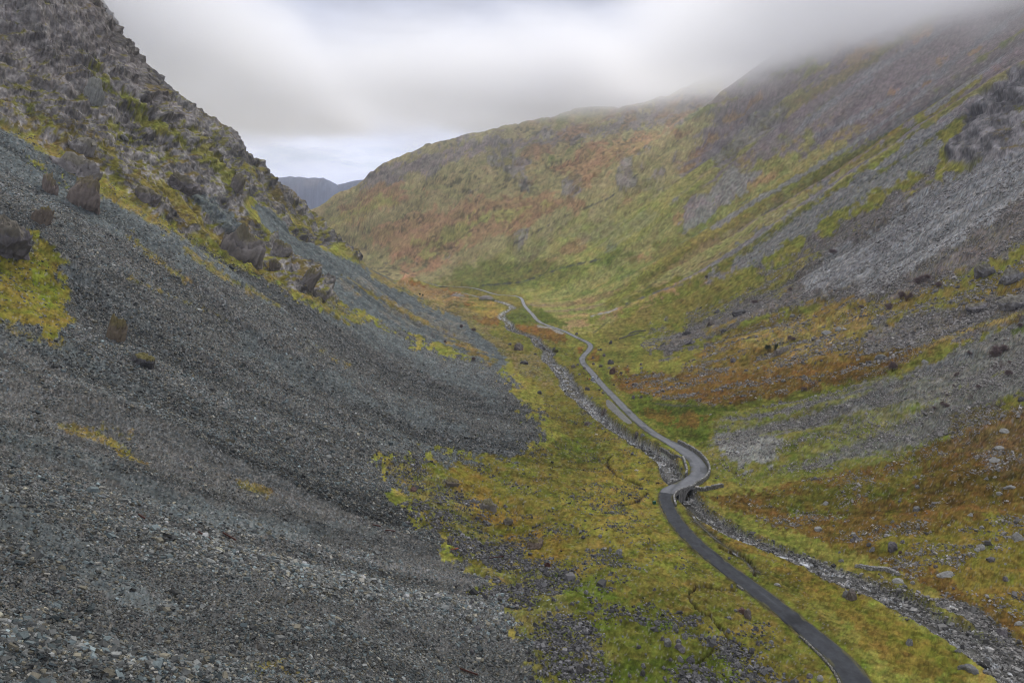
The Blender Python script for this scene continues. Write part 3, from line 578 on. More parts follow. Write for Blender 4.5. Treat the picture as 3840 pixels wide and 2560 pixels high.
def mat(name, col=(.5,.5,.5), rough=.8, spec=.3, metal=0., attr=False, nscale=None, namt=.3, bump=0., bscale=None, detail=5, obj_space=False, emis=None):
    if name in MATS: return MATS[name]
    m = bpy.data.materials.new(name); m.use_nodes = True; nt = m.node_tree; b = nt.nodes['Principled BSDF']
    b.inputs['Roughness'].default_value = rough; b.inputs['Specular IOR Level'].default_value = spec; b.inputs['Metallic'].default_value = metal
    b.inputs['Base Color'].default_value = (*col, 1)
    co = nt.nodes.new('ShaderNodeTexCoord') if obj_space else nt.nodes.new('ShaderNodeNewGeometry')
    out = co.outputs['Object'] if obj_space else co.outputs['Position']
    src = None
    if attr:
        a = nt.nodes.new('ShaderNodeAttribute'); a.attribute_name = 'Cover'; src = a.outputs['Color']
    if nscale:
        n = nt.nodes.new('ShaderNodeTexNoise'); n.inputs['Scale'].default_value = nscale; n.inputs['Detail'].default_value = detail; n.inputs['Roughness'].default_value = .65
        nt.links.new(out, n.inputs['Vector'])
        mr = nt.nodes.new('ShaderNodeMapRange'); mr.inputs[1].default_value = .3; mr.inputs[2].default_value = .7; mr.inputs[3].default_value = 1-namt; mr.inputs[4].default_value = 1+namt
        nt.links.new(n.outputs['Fac'], mr.inputs[0])
        vm = nt.nodes.new('ShaderNodeVectorMath'); vm.operation = 'SCALE'
        if src is not None: nt.links.new(src, vm.inputs[0])
        else: vm.inputs[0].default_value = col
        nt.links.new(mr.outputs[0], vm.inputs['Scale']); src = vm.outputs[0]
    if src is not None: nt.links.new(src, b.inputs['Base Color'])
    if bump:
        n2 = nt.nodes.new('ShaderNodeTexNoise'); n2.inputs['Scale'].default_value = bscale or nscale or 3; n2.inputs['Detail'].default_value = detail; n2.inputs['Roughness'].default_value = .7
        nt.links.new(out, n2.inputs['Vector'])
        bp = nt.nodes.new('ShaderNodeBump'); bp.inputs['Strength'].default_value = 1; bp.inputs['Distance'].default_value = bump
        nt.links.new(n2.outputs['Fac'], bp.inputs['Height']); nt.links.new(bp.outputs[0], b.inputs['Normal'])
    MATS[name] = m; return m
M_GROUND = mat('ground_cover', attr=True, rough=.95, spec=.03, nscale=1.1, namt=.28, bump=.25, bscale=.9, detail=7)
M_CRAG = mat('crag_face', attr=True, rough=.95, spec=.03, nscale=.42, namt=.50, bump=.5, bscale=.55, detail=9)
M_HILL = mat('hill_cover', attr=True, rough=.95, spec=.02, nscale=.20, namt=.30, bump=.5, bscale=.22, detail=9)
M_STONE = mat('loose_stone', attr=True, rough=.85, spec=.08, nscale=3.5, namt=.2)

# ---------------------------------------------------------------- terrain objects
REG = np.zeros((NR, NU), np.int8)                                   # 0 valley ground
fy, fx = FY, FX
footx = np.interp(Yg, [0,78,107,150,200,250,320,400,470,540,740,950,1100,1300,1500,1680,1950,2200], [5,0,-8,-18,-10,-8,-25,-28,-30,-40,-62,-88,-115,-195,-275,-400,-640,-900])
REG[(Xg < footx)&(Yg < 1700)] = 1                                   # scree-covered hillside
REG[(cl > .5)] = 2                                                  # crags
rf_x = np.interp(Yg, [0,78,150,250,400,540,740,950,1100,1300,1500,1680], [120,105,100,100,100,110,90,70,40,10,-70,-180])
REG[(Xg > rf_x)&(Yg < 1560)] = 3
REG[(Yg >= 1560)&(Xg > np.interp(Yg, [1560,1700,1950,2200,2600],[-140,-230,-560,-1100,-1500]))] = 4
REG[(Yg >= 4600)] = 5
nm = {0:('ground',), 1:('hillside',), 2:('crag_hillside',), 3:('hill',), 4:('fell',), 5:('mountain',)}
IDX = np.arange(NR*NU).reshape(NR, NU)
quad = np.stack([IDX[:-1,:-1], IDX[:-1,1:], IDX[1:,1:], IDX[1:,:-1]], -1)
VV_ = np.stack([Xg+XO, Yg+YO, Z], -1).reshape(-1, 3); CC_ = COL.reshape(-1, 3); rq = REG[:-1,:-1]
for r in range(6):
    Q = quad[rq == r]
    if not len(Q): continue
    u_, inv = np.unique(Q, return_inverse=True)
    me = npmesh(nm[r][0], VV_[u_], inv.reshape(-1, 4), CC_[u_], r != 2, M_CRAG if r == 2 else M_HILL if r >= 3 else M_GROUND)
    tag(obj(nm[r][0], me), kind='structure')

# ---------------------------------------------------------------- camera, sky, sun
cam = bpy.data.cameras.new('camera'); co = bpy.data.objects.new('camera', cam); link(co)
cam.sensor_width = 36; cam.lens = 24; cam.clip_end = 60000; cam.clip_start = .5
co.rotation_euler = (math.pi/2-TH, 0, 0); bpy.context.scene.camera = co

SUN_EL, SUN_AZ = math.radians(42), math.radians(24)       # azimuth from +Y towards +X
sl = bpy.data.lights.new('sun', 'SUN'); sl.energy = 2.0; sl.angle = math.radians(10); sl.color = (1, .95, .88)
so = bpy.data.objects.new('sun', sl); link(so)
dv = Vector((math.sin(SUN_AZ)*math.cos(SUN_EL), math.cos(SUN_AZ)*math.cos(SUN_EL), math.sin(SUN_EL)))
so.rotation_euler = dv.to_track_quat('Z', 'Y').to_euler()
w = bpy.data.worlds.new('World'); bpy.context.scene.world = w; w.use_nodes = True
nt = w.node_tree; N = nt.nodes; L = nt.links
bg = N['Background']; bg.inputs['Strength'].default_value = .1
sky = N.new('ShaderNodeTexSky'); sky.sky_type = 'NISHITA'; sky.sun_disc = False; sky.sun_elevation = SUN_EL; sky.sun_rotation = SUN_AZ
tc_ = N.new('ShaderNodeTexCoord'); gen = tc_.outputs['Generated']
sep = N.new('ShaderNodeSeparateXYZ'); L.new(gen, sep.inputs[0])
def mth(op, a, b=None, c_=None, clamp=False):
    n = N.new('ShaderNodeMath'); n.operation = op; n.use_clamp = clamp
    for k, v in enumerate((a, b, c_)):
        if v is None: continue
        if isinstance(v, (int, float)): n.inputs[k].default_value = v
        else: L.new(v, n.inputs[k])
    return n.outputs[0]
def mrange(v, a, b, c0, d0, smooth=True):
    n = N.new('ShaderNodeMapRange'); n.interpolation_type = 'SMOOTHSTEP' if smooth else 'LINEAR'
    L.new(v, n.inputs[0])
    for k, q in zip((1,2,3,4), (a,b,c0,d0)): n.inputs[k].default_value = q
    return n.outputs[0]
def noise(v, s, d=4, r=.5, dist_=0., lac=2.):
    n = N.new('ShaderNodeTexNoise'); n.inputs['Scale'].default_value = s; n.inputs['Detail'].default_value = d; n.inputs['Roughness'].default_value = r
    n.inputs['Distortion'].default_value = dist_; L.new(v, n.inputs['Vector']); return n.outputs['Fac']
# cloud deck seen in perspective: project the view direction on a plane overhead
zc = mth('MAXIMUM', sep.outputs['Z'], .0)
zp_ = mth('ADD', zc, .26)
cx_ = mth('DIVIDE', sep.outputs['X'], zp_); cy_ = mth('DIVIDE', sep.outputs['Y'], zp_)
cmb = N.new('ShaderNodeCombineXYZ'); L.new(cx_, cmb.inputs[0]); L.new(cy_, cmb.inputs[1])
n1 = noise(cmb.outputs[0], .42, 3, .45); n2_ = noise(cmb.outputs[0], 1.5, 5, .55, .3)
mp = N.new('ShaderNodeMapping'); mp.inputs['Scale'].default_value = (5, 5, 24); L.new(gen, mp.inputs[0]); n3 = noise(mp.outputs[0], 1.0, 5, .55, .4)
# brightness of the deck: named bright and dark parts of the cloud cover by direction
def blob(px, py, rx, amt):
    dx, dy, dz = ray(px, py); l = math.sqrt(dx*dx+dy*dy+dz*dz)
    n = N.new('ShaderNodeVectorMath'); n.operation = 'DISTANCE'; L.new(gen, n.inputs[0]); n.inputs[1].default_value = (dx/l, dy/l, dz/l)
    return mrange(n.outputs['Value'], 0, rx, amt, 0)
v = mth('MULTIPLY_ADD', n1, .30, -.15+.50); v = mth('ADD', v, mrange(sep.outputs['Z'], .02, .30, .24, 0)); v = mth('ADD', v, mth('MULTIPLY_ADD', n2_, .46, -.23))
v = mth('ADD', v, mth('MULTIPLY', mth('MULTIPLY_ADD', n3, .8, -.40), mrange(sep.outputs['Z'], .10, .34, 1, .3)))
for b in ((2700,330,.22,.42),(2950,200,.3,.08),(1350,620,.24,.20),(850,520,.25,.10),(600,100,.35,.10),(1900,330,.34,-.06),(1800,0,.25,.14),(2200,100,.42,-.06),(3300,60,.3,.02),(1250,640,.1,.1)):
    v = mth('ADD', v, blob(*b))
bright = mrange(sep.outputs['Z'], .42, .9, 1.2, 2.7)
v = mth('MULTIPLY', v, bright)
cr_ = N.new('ShaderNodeVectorMath'); cr_.operation = 'SCALE'; cr_.inputs[0].default_value = (.930*9.6, .965*9.6, 1.14*9.6); L.new(v, cr_.inputs['Scale'])
wv_ = N.new('ShaderNodeMix'); wv_.data_type = 'RGBA'; L.new(mrange(sep.outputs['Z'], .40, .70, 0, 1), wv_.inputs[0]); wv_.inputs[6].default_value = (.92*9.6, .965*9.6, 1.15*9.6, 1); wv_.inputs[7].default_value = (.96*9.6, .975*9.6, 1.03*9.6, 1); L.new(wv_.outputs[2], cr_.inputs[0])
# a thinner, bluer band low over the far valley
gapn = noise(mp.outputs[0], 2.2, 5, .6, .5)
gap = mth('MULTIPLY', mrange(gapn, .50, .66, 0, .55), mrange(sep.outputs['Z'], .03, .19, 1, 0))
mix = N.new('ShaderNodeMix'); mix.data_type = 'RGBA'; L.new(gap, mix.inputs[0]); L.new(cr_.outputs[0], mix.inputs[6]); L.new(sky.outputs[0], mix.inputs[7])
L.new(mix.outputs[2], bg.inputs['Color'])

# ---------------------------------------------------------------- air: even haze, and the low cloud on the tops
def boxmesh(x0,x1,y0,y1,z0,z1):
    V = np.array([(x0,y0,z0),(x1,y0,z0),(x1,y1,z0),(x0,y1,z0),(x0,y0,z1),(x1,y0,z1),(x1,y1,z1),(x0,y1,z1)], float)
    Fc = np.array([(0,3,2,1),(4,5,6,7),(0,1,5,4),(1,2,6,5),(2,3,7,6),(3,0,4,7)]); return V, Fc
hz = bpy.data.materials.new('air'); hz.use_nodes = True; hn = hz.node_tree; hn.nodes.remove(hn.nodes['Principled BSDF'])
pv = hn.nodes.new('ShaderNodeVolumePrincipled'); pv.inputs['Color'].default_value = (.72,.80,1.0,1); pv.inputs['Density'].default_value = HAZE = .00006; pv.inputs['Anisotropy'].default_value = .0
hn.links.new(pv.outputs[0], hn.nodes['Material Output'].inputs['Volume'])
V, Fc = boxmesh(-10500, 10500, -90, 9600, -150, 672); ho = obj('haze', npmesh('haze', V, Fc, mat=hz)); tag(ho, kind='stuff')
sc = bpy.context.scene
CLOUD = True
if CLOUD:
    cm_ = bpy.data.materials.new('low_cloud'); cm_.use_nodes = True; t = cm_.node_tree; t.nodes.remove(t.nodes['Principled BSDF'])
    N, L = t.nodes, t.links
    pv = N.new('ShaderNodeVolumePrincipled'); pv.inputs['Color'].default_value = (.975,.98,1,1); pv.inputs['Anisotropy'].default_value = .45; L.new(pv.outputs[0], N['Material Output'].inputs['Volume'])
    g = N.new('ShaderNodeNewGeometry'); mp = N.new('ShaderNodeMapping'); mp.inputs['Scale'].default_value = (1/300, 1/300, 1/130); L.new(g.outputs['Position'], mp.inputs[0])
    n = noise(mp.outputs[0], 1, 5, .62, .5); s = N.new('ShaderNodeSeparateXYZ'); L.new(g.outputs['Position'], s.inputs[0])
    zz = mth('ADD', s.outputs['Z'], mth('MULTIPLY_ADD', n, 190, -95))
    zz = mth('SUBTRACT', zz, mrange(s.outputs['Y'], 1300, 2200, 0, 45)); 
    dn = mth('ADD', mrange(zz, 262, 350, 0, .011), mrange(zz, 60, 300, 0, .00045)); dn = mth('MULTIPLY', dn, mrange(zz, 400, 500, 1, .0))
    mk = mth('MAXIMUM', mrange(s.outputs['X'], 120, 480, 0, 1), mth('MAXIMUM', mrange(s.outputs['X'], -380, -620, 0, 1), mth('MULTIPLY', mrange(s.outputs['Y'], 1350, 1900, 0, 1), mrange(s.outputs['X'], -900, 250, 0, 1))))
    hl = N.new('ShaderNodeVectorMath'); hl.operation = 'DISTANCE'; L.new(g.outputs['Position'], hl.inputs[0]); hl.inputs[1].default_value = (520, 1750, 470)
    mk = mth('MULTIPLY', mk, mrange(hl.outputs['Value'], 170, 420, .12, 1))
    dn = mth('MULTIPLY', dn, mk); L.new(dn, pv.inputs['Density'])
    cm_.cycles.volume_step_rate = .3
    V, Fc = boxmesh(-1500, 2300, 520, 2650, 50, 560); cobj = obj('cloud', npmesh('cloud', V, Fc, mat=cm_)); tag(cobj, 'low grey cloud wrapping the tops of the fells', kind='stuff')
sc.cycles.volume_bounces = 10; sc.cycles.max_bounces = 12; sc.cycles.diffuse_bounces = 2; sc.cycles.glossy_bounces = 2; sc.cycles.volume_max_steps = 64; sc.cycles.volume_step_rate = 1.0
sc.cycles.filter_width = 1.15; sc.cycles.use_denoising = True; sc.cycles.caustics_reflective = False; sc.cycles.caustics_refractive = False
sc.view_settings.view_transform = 'Standard'; sc.view_settings.look = 'None'; sc.view_settings.exposure = 0.04; sc.view_settings.gamma = 1
# ---------------------------------------------------------------- road
HL = lambda x, y: float(height(x, y))
def depth(p): return p[1]*CT-p[2]*ST
def tangents(P):
    t = np.gradient(P, axis=0); return t/(np.hypot(t[:,0], t[:,1])[:, None]+1e-9)
M_OLD = mat('worn_asphalt', attr=True, rough=.85, spec=.12, nscale=.9, namt=.10, bump=.02, bscale=8)
M_NEW = mat('dark_asphalt', attr=True, rough=.8, spec=.12, nscale=1.3, namt=.16, bump=.02, bscale=8)
def roadwidth(P):
    y = P[:,1]; w = 3.95+.0*y
    w = w+1.75*sstep(y, 190, 212)*sstep(y, 262, 236)+.5*sstep(y, 120, 90)+np.clip((y-400)/500, 0, 1)*.5+1.2*sstep(y, 1000, 1150)
    return w
def ribbon(name, P, z, wid, mt, colf, lift=.06, n=13, seed=0, kind='structure'):
    T = tangents(P); Nn = np.stack([T[:,1], -T[:,0]], 1); cols = []; vs = []
    r = np.random.default_rng(seed); m = len(P)
    e0 = fbm(np.arange(m)*.35, np.zeros(m)+seed, 3, 200+seed)*.10; e1 = fbm(np.arange(m)*.35, np.zeros(m)+9+seed, 3, 210+seed)*.10
    offs = np.linspace(-1, 1, n)
    for k, o in enumerate(offs):
        hw = wid/2+(e0 if o < 0 else e1)*abs(o); q = P+Nn*(o*hw)[:, None]
        zz = z+lift+.04*(1-o*o); vs.append(np.column_stack([q, zz])); cols.append(colf(P, o, r))
    for s_, o in ((0, -1), (n-1, 1)):
        v = vs[s_].copy(); v[:,2] -= .35; v[:,:2] += Nn*(o*.12); vs.append(v); cols.append(cols[s_]*.6)
    V = np.stack(vs, 1).reshape(-1, 3); CO = np.stack(cols, 1).reshape(-1, 3); k = n+2
    order = [n]+list(range(n))+[n+1]; F = []
    a = (np.arange(m-1)*k)
    for i in range(len(order)-1): F.append(np.stack([a+order[i], a+order[i+1], a+k+order[i+1], a+k+order[i]], 1))
    me = npmesh(name, V, np.concatenate(F)[:, ::1], CO, True, mt)
    return tag(obj(name, me), kind=kind)
def col_old(P, o, r):
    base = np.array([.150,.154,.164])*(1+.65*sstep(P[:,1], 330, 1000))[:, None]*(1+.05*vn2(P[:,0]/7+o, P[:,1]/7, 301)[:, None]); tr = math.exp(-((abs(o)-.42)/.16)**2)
    b = base*(1+.12*tr)*(1-.30*abs(o)**6)*(1+.10*fbm(P[:,0]/2.2+o*1.5, P[:,1]/2.2, 3, 320))[:, None]*(1-.35*sstep(vn2(P[:,0]/5+o*1.2, P[:,1]/11, 321), .62, .68))[:, None]
    e = sstep(abs(o)+.35*fbm(P[:,0]/1.6+o*3, P[:,1]/1.6, 3, 322)*.5, .93, 1.0)[:, None]; return b*(1-e)+np.array([.10,.095,.045])*e
def col_new(P, o, r):
    base = np.array([.040,.043,.049])*(1+.10*vn2(P[:,0]/3+o*2, P[:,1]/5, 302)[:, None]); tr = math.exp(-((o-.15)/.12)**2)
    b = base*(1+.55*tr*sstep(P[:,1], 160, 120)[:, None]*sstep(vn2(P[:,0]/2, P[:,1]/9, 303), -.2, .6)[:, None])*(1+.14*fbm(P[:,0]/1.5+o*2, P[:,1]/1.5, 3, 330))[:, None]*(1-.35*sstep(vn2(P[:,0]/3+o*1.1, P[:,1]/6, 331), .6, .66))[:, None]
    e = sstep(abs(o)+.35*fbm(P[:,0]/1.3+o*3, P[:,1]/1.3, 3, 332)*.5, .92, 1.0)[:, None]; return b*(1-e)+np.array([.085,.08,.04])*e
k_new = int(np.argmin(np.abs(roadw[:,1]-197))); rw_ = roadwidth(roadw)
rz_vis = roadz+np.clip(roadw[:,1]/9000, 0, .12)
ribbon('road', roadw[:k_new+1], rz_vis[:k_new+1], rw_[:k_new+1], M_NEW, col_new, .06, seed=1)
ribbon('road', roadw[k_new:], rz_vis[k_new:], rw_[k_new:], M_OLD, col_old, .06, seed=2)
# lay-by of pale gravel beside the road, and the pull-in where the car stands
def patch(name, pts, mt, col, lift=.05, kind='structure', f=None, wob=.25, seed=3):
    H_ = [p for p in hits(pts)]; c0 = np.mean([[p.x,p.y] for p in H_], axis=0); P_ = spline([(p.x,p.y) for p in H_+[H_[0]]], .5, 0)
    rings = [1., .8, .5, .2]; vs = []
    for r in rings:
        q = c0+(P_-c0)*r; zz = np.array([HL(*a)+lift for a in q]); vs.append(np.column_stack([q, zz-(0.25 if r == 1. else 0)]))
    m = len(P_); V = np.concatenate(vs+[np.array([[c0[0], c0[1], HL(*c0)+lift]])]); F = []
    for r in range(len(rings)-1):
        a = np.arange(m-1)+r*m; F.append(np.stack([a, a+1, a+1+m, a+m], 1))
    a = np.arange(m-1)+(len(rings)-1)*m; F.append(np.stack([a, a+1, np.full(m-1, len(V)-1), np.full(m-1, len(V)-1)], 1)[:, [0,1,2,2]])
    Fq = np.concatenate(F[:-1]); T3 = F[-1][:, :3]
    me = bpy.data.meshes.new(name); me.from_pydata(V.tolist(), [], Fq.tolist()+T3.tolist())
    cc = me.color_attributes.new('Cover', 'FLOAT_COLOR', 'POINT'); n = len(V)
    cl_ = np.array(col)*(1+.18*fbm(V[:,0]/1.5, V[:,1]/1.5, 3, 310)[:, None]); cc.data.foreach_set('color', np.column_stack([cl_, np.ones(n)]).astype(np.float32).ravel())
    me.materials.append(mt); return tag(obj(name, me), kind=kind)
patch('layby', zoomp(1280,850,1.8234,[(1800,1180),(1818,1172),(1862,1205),(1915,1262),(1962,1305),(2000,1345),(1975,1356),(1925,1330),(1880,1290),(1840,1255),(1805,1215)]), M_OLD, (.15,.148,.14), .12)
patch('layby', zoomp(2080,1240,5.88,[(760,1080),(850,1060),(900,1080),(930,1150),(880,1150),(820,1120)]), M_OLD, (.15,.152,.158), .10)
# ---------------------------------------------------------------- water
M_WATER = mat('stream_water', attr=True, rough=.12, spec=.6, bump=.06, bscale=2.2)
M_POOL = mat('still_water', (.03,.035,.035), rough=.03, spec=.9)
def water(name, P, zl, wfun, seed=0, foam=True, lift=.14, off=.6):
    m = len(P); T = tangents(P); Nn = np.stack([T[:,1], -T[:,0]], 1); s = np.arange(m)
    o = off*vn2(s/11., s*0.+seed, 401); hw = wfun(P)*(1+.35*vn2(s/7., s*0.+seed+5, 402)); vs, cs = [], []
    fo = sstep(vn2(s/2.6, s*0.+seed+9, 403)+.5*vn2(s/13., s*0.+seed, 404), .55, .9) if foam else np.zeros(m)
    for k, u in enumerate(np.linspace(-1, 1, 6)):
        q = P+Nn*(o+u*hw)[:, None]; vs.append(np.column_stack([q, zl+lift-.05*u*u])); f = fo*sstep(vn2(s/1.3, s*0.+k*3.1+seed, 405), .0, .6)
        cs.append(np.array([.035,.034,.028])*(1-f[:, None])+np.array([.62,.64,.67])*f[:, None])
    V = np.stack(vs, 1).reshape(-1, 3); a = np.arange(m-1)*6
    F = np.concatenate([np.stack([a+i, a+i+1, a+7+i, a+6+i], 1) for i in range(5)])
    return tag(obj(name, npmesh(name, V, F, np.stack(cs, 1).reshape(-1, 3), True, M_WATER)), kind='structure')
def bedlevel(P, dz=.0): return np.array([height(a, b) for a, b in P])
def smoothz(z, w=9):
    zp = np.pad(z, w//2, mode='edge'); return np.convolve(zp, np.ones(w)/w, 'same')[w//2:w//2+len(z)]
water('stream', rivw, smoothz(bedlevel(rivw)), lambda P: 1.35+P[:,1]*.0014, 1, off=.9, lift=.10)
water('river', farrw, smoothz(bedlevel(farrw), 5), lambda P: 5.5+0*P[:,1], 2, lift=.3, foam=False)
water('brook', sidew, smoothz(bedlevel(sidew)), lambda P: .42+0*P[:,1], 3, off=.1, lift=.08)
for k, b in enumerate(braidw): water('brook', b, smoothz(bedlevel(b)), lambda P: .7+0*P[:,1], 5+k, off=.3, lift=.08)
patch('puddle', [(2186,1318),(2190,1316),(2195,1316),(2198,1318),(2195,1321),(2188,1321)], M_POOL, (.5,.5,.5), .18)

# ---------------------------------------------------------------- masses of loose stones (no one could count them)
CUB = np.array([(-1,-1,-1),(1,-1,-1),(1,1,-1),(-1,1,-1),(-1,-1,1),(1,-1,1),(1,1,1),(-1,1,1)], float)
CUBF = np.array([(0,3,2,1),(4,5,6,7),(0,1,5,4),(1,2,6,5),(2,3,7,6),(3,0,4,7)])
NX = -np.gradient(Z, axis=1)/(DU*(Yg+25)); _zj = np.gradient(Zb, axis=0)/((Yg+25)*np.gradient(Lr)[:, None]); NXb = -np.gradient(Zb, axis=1)/(DU*(Yg+25)); NYb = -(_zj+NXb*U[None, :])
DEP = Yg*CT-Z*ST
INF = (PX > -250)&(PX < 4100)&(PY < 2800)&(PY > -50)&(Yg > 8)
def stones(name, prob, n, size, sig, colr, flat=.32, minpx=2.4, seed=0, label=None, sink=.15, maxs=2.2, dark=.35):
    r = np.random.default_rng(seed); p = (prob*INF).ravel().astype(np.float64); cs = np.cumsum(p); tot = cs[-1]
    idx = np.searchsorted(cs, r.random(n)*tot); j, i = np.unravel_index(np.minimum(idx, len(cs)-1), Z.shape)
    x, y, z, d = Xg[j,i], Yg[j,i], Z[j,i], DEP[j,i]; s = np.minimum(size(x, y, j, i)*np.exp(r.standard_normal(n)*sig), maxs)
    s = np.maximum(s, minpx*d/F0)*.5
    x = x+(r.random(n)-.5)*DU*(y+25); y = y+(r.random(n)-.5)*.0035*(y+25); z = height(x, y)
    nx, ny = NXb[j,i], NYb[j,i]; nn = np.stack([nx+r.standard_normal(n)*dark, ny+r.standard_normal(n)*dark, np.ones(n)], 1); nn /= np.linalg.norm(nn, axis=1)[:, None]
    a = r.random(n)*6.283; t = np.stack([np.cos(a), np.sin(a), np.zeros(n)], 1); t -= (t*nn).sum(1)[:, None]*nn; t /= np.linalg.norm(t, axis=1)[:, None]; b = np.cross(nn, t)
    sh = np.stack([np.ones(n), .45+.5*r.random(n), flat*(.6+.9*r.random(n))], 1)*s[:, None]
    Lc = (CUB[None]*(1+(r.random((n,8,3))-.5)*.75))*sh[:, None]
    taper = np.where(CUB[:, 2] > 0, .82, 1.)[None, :, None]; Lc[..., :2] *= taper
    V = Lc[...,0:1]*t[:, None]+Lc[...,1:2]*b[:, None]+Lc[...,2:3]*nn[:, None]; V += np.stack([x, y, z+sh[:,2]*(1-sink*2)], 1)[:, None]
    Fc_ = (CUBF[None]+(np.arange(n)*8)[:, None, None]).reshape(-1, 4)
    col = colr(r, n, x, y, j, i); col = np.repeat(col[:, None], 8, 1).reshape(-1, 3)
    o = obj(name, npmesh(name, V.reshape(-1, 3), Fc_, col, False, M_STONE)); return tag(o, label, kind='stuff')
def slatecol(r, n, x, y, j, i):
    b = (np.exp(r.standard_normal(n)*.46)*np.clip(1+.22*S2[j,i]+.15*S1[j,i], .45, 1.8))[:, None]*np.array([.098,.101,.097])*(.74+.26*sstep(DEP[j,i], 45, 120))[:, None]; t = r.random(n)  # stones darken toward the viewpoint: a foreground vignette put into their colour
    b = np.where((t < .18)[:, None], b*np.array([1.25,1.12,.9]), b); b = np.where((t > .75)[:, None], b*np.array([.9,1.05,1.12]), b)
    b = np.where(((t > .18)&(t < .20))[:, None], np.array([.26,.25,.22]), b); return np.clip(b, .02, .34)
def palecol(r, n, x, y, j, i):
    b = np.exp(r.standard_normal(n)*.38)[:, None]*np.array([.19,.178,.168]); return np.clip(b, .03, .5)
coarse = STN*(FX < 1500)*(Xg < 60)*(1-SMO*.5)*(1-crag)
_in_l = scl > .4
wv = np.clip(1-(DEP-70)/330, .10, 1)
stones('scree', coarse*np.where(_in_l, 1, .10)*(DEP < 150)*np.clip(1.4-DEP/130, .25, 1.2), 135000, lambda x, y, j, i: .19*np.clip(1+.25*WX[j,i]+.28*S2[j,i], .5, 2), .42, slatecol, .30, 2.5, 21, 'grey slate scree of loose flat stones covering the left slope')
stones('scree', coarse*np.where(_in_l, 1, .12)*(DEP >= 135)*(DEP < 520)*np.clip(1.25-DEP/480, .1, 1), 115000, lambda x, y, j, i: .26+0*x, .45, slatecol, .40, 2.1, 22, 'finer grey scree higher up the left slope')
def fringecol(r, n, x, y, j, i): return np.clip(np.exp(r.standard_normal(n)*.4)[:, None]*np.array([.095,.093,.095]), .02, .35)
fr = (sstep(vn2(Xg/9, Yg/9, 501)+.6*vn2(Xg/3.5, Yg/3.5, 502)+STN*.9, -.1, 2.6))*(Xg < 46)*(Yg < 320)*(1-scl)*(1-rv)*(REG <= 1)*sstep(DR, 4, 9)*(STN+.06+.30*sstep(SDL, -55, -8)*sstep(SDL, 12, -4))
stones('rubble', fr, 20000, lambda x, y, j, i: .25+0*x, .48, fringecol, .5, 2.6, 23, 'scattered grey stones on the grass below the scree')
rs2 = (STN > .1)*STN*(Xg > 62)*(1-rv)*(Yg < 800)*(1-crag)*sstep(vn2(Xg/14, Yg/8, 511)+.7*vn2(Xg/4, Yg/3, 512)+STN*1.2, .2, 1.2)
stones('rubble', rs2, 70000, lambda x, y, j, i: .27+.2*(Yg[j,i] > 300), .5, palecol, .45, 2.5, 24, 'pale loose stones strewn over the right hillside')
def rivcol(r, n, x, y, j, i): return np.clip(np.exp(r.standard_normal(n)*.5)[:, None]*np.array([.15,.145,.137]), .03, .5)
stones('gravel', (rv*(.15+.85*sstep(DV, 1.3, 2.2))+rb*.6)*(Yg < 700), 20000, lambda x, y, j, i: .27+0*x, .5, rivcol, .5, 2.6, 25, 'grey cobbles filling the stream bed')
# ---------------------------------------------------------------- dry stone walls, bridge
M_WALL = mat('wall_stone', attr=True, rough=.9, spec=.06, nscale=4., namt=.25, bump=.05, bscale=5)
def offroad(P_, hw):
    out = []
    for x, y in P_:
        d = np.hypot(roadw[:,0]-x, roadw[:,1]-y); k = int(d.argmin()); need = roadwidth(roadw[k:k+1])[0]/2+hw+.25
        if d[k] < need:
            v = np.array([x, y])-roadw[k]; v = v/(np.hypot(*v)+1e-6); x, y = roadw[k]+v*need
        out.append((x, y))
    return out
def wallmesh(name, P_, h, wd, base=None, seed=0, tone=(.17,.165,.155), stone=.35, down=.6, parent=None, ends=(1,1), roof=True):
    r = np.random.default_rng(seed); P_ = spline(P_, stone*.6, 1); m = len(P_); T = tangents(P_); Nn = np.stack([T[:,1], -T[:,0]], 1)
    zb = np.array([HL(*p) for p in P_]) if base is None else base(P_); zb = smoothz(zb, 7); hh = h*np.clip(1+.10*fbm(np.arange(m)/6., np.zeros(m)+seed, 3, 600), .5, 1.3)
    hh = hh*np.where(np.arange(m) < 3, .8, 1)*np.where(np.arange(m) > m-4, .8, 1)
    nv = max(3, int(h/(stone*.5))+1); prof_ = [(-1, t) for t in np.linspace(0, 1, nv)]+[(0, 1.02)]+[(1, t) for t in np.linspace(1, 0, nv)]; k = len(prof_); vs = []; cs = []
    for o, t in prof_:
        bat = wd/2*(1.15-.3*t); q = P_+Nn*(o*bat)[..., None] if not np.isscalar(o*bat) else P_+Nn*(o*bat)
        q = q+(r.random((m,2))-.5)*.16; zz = zb-down*(t == 0)+hh*t+(r.random(m)-.5)*.10; vs.append(np.column_stack([q, zz]))
        cs.append(np.array(tone)*np.exp(r.standard_normal(m)*.38)[:, None])
    V = np.stack(vs, 1).reshape(-1, 3); CO = np.stack(cs, 1).reshape(-1, 3); a = np.arange(m-1)*k
    F = [np.stack([a+i, a+k+i, a+k+i+1, a+i+1], 1) for i in range(k-1)]
    e0 = np.array([[i, i+1, k-2-i, k-1-i] for i in range(k//2)]); e1 = e0[:, ::-1]+(m-1)*k
    o = obj(name, npmesh(name, V, np.concatenate(F+[e0, e1]), CO, False, M_WALL), parent)
    return o, P_, zb, hh
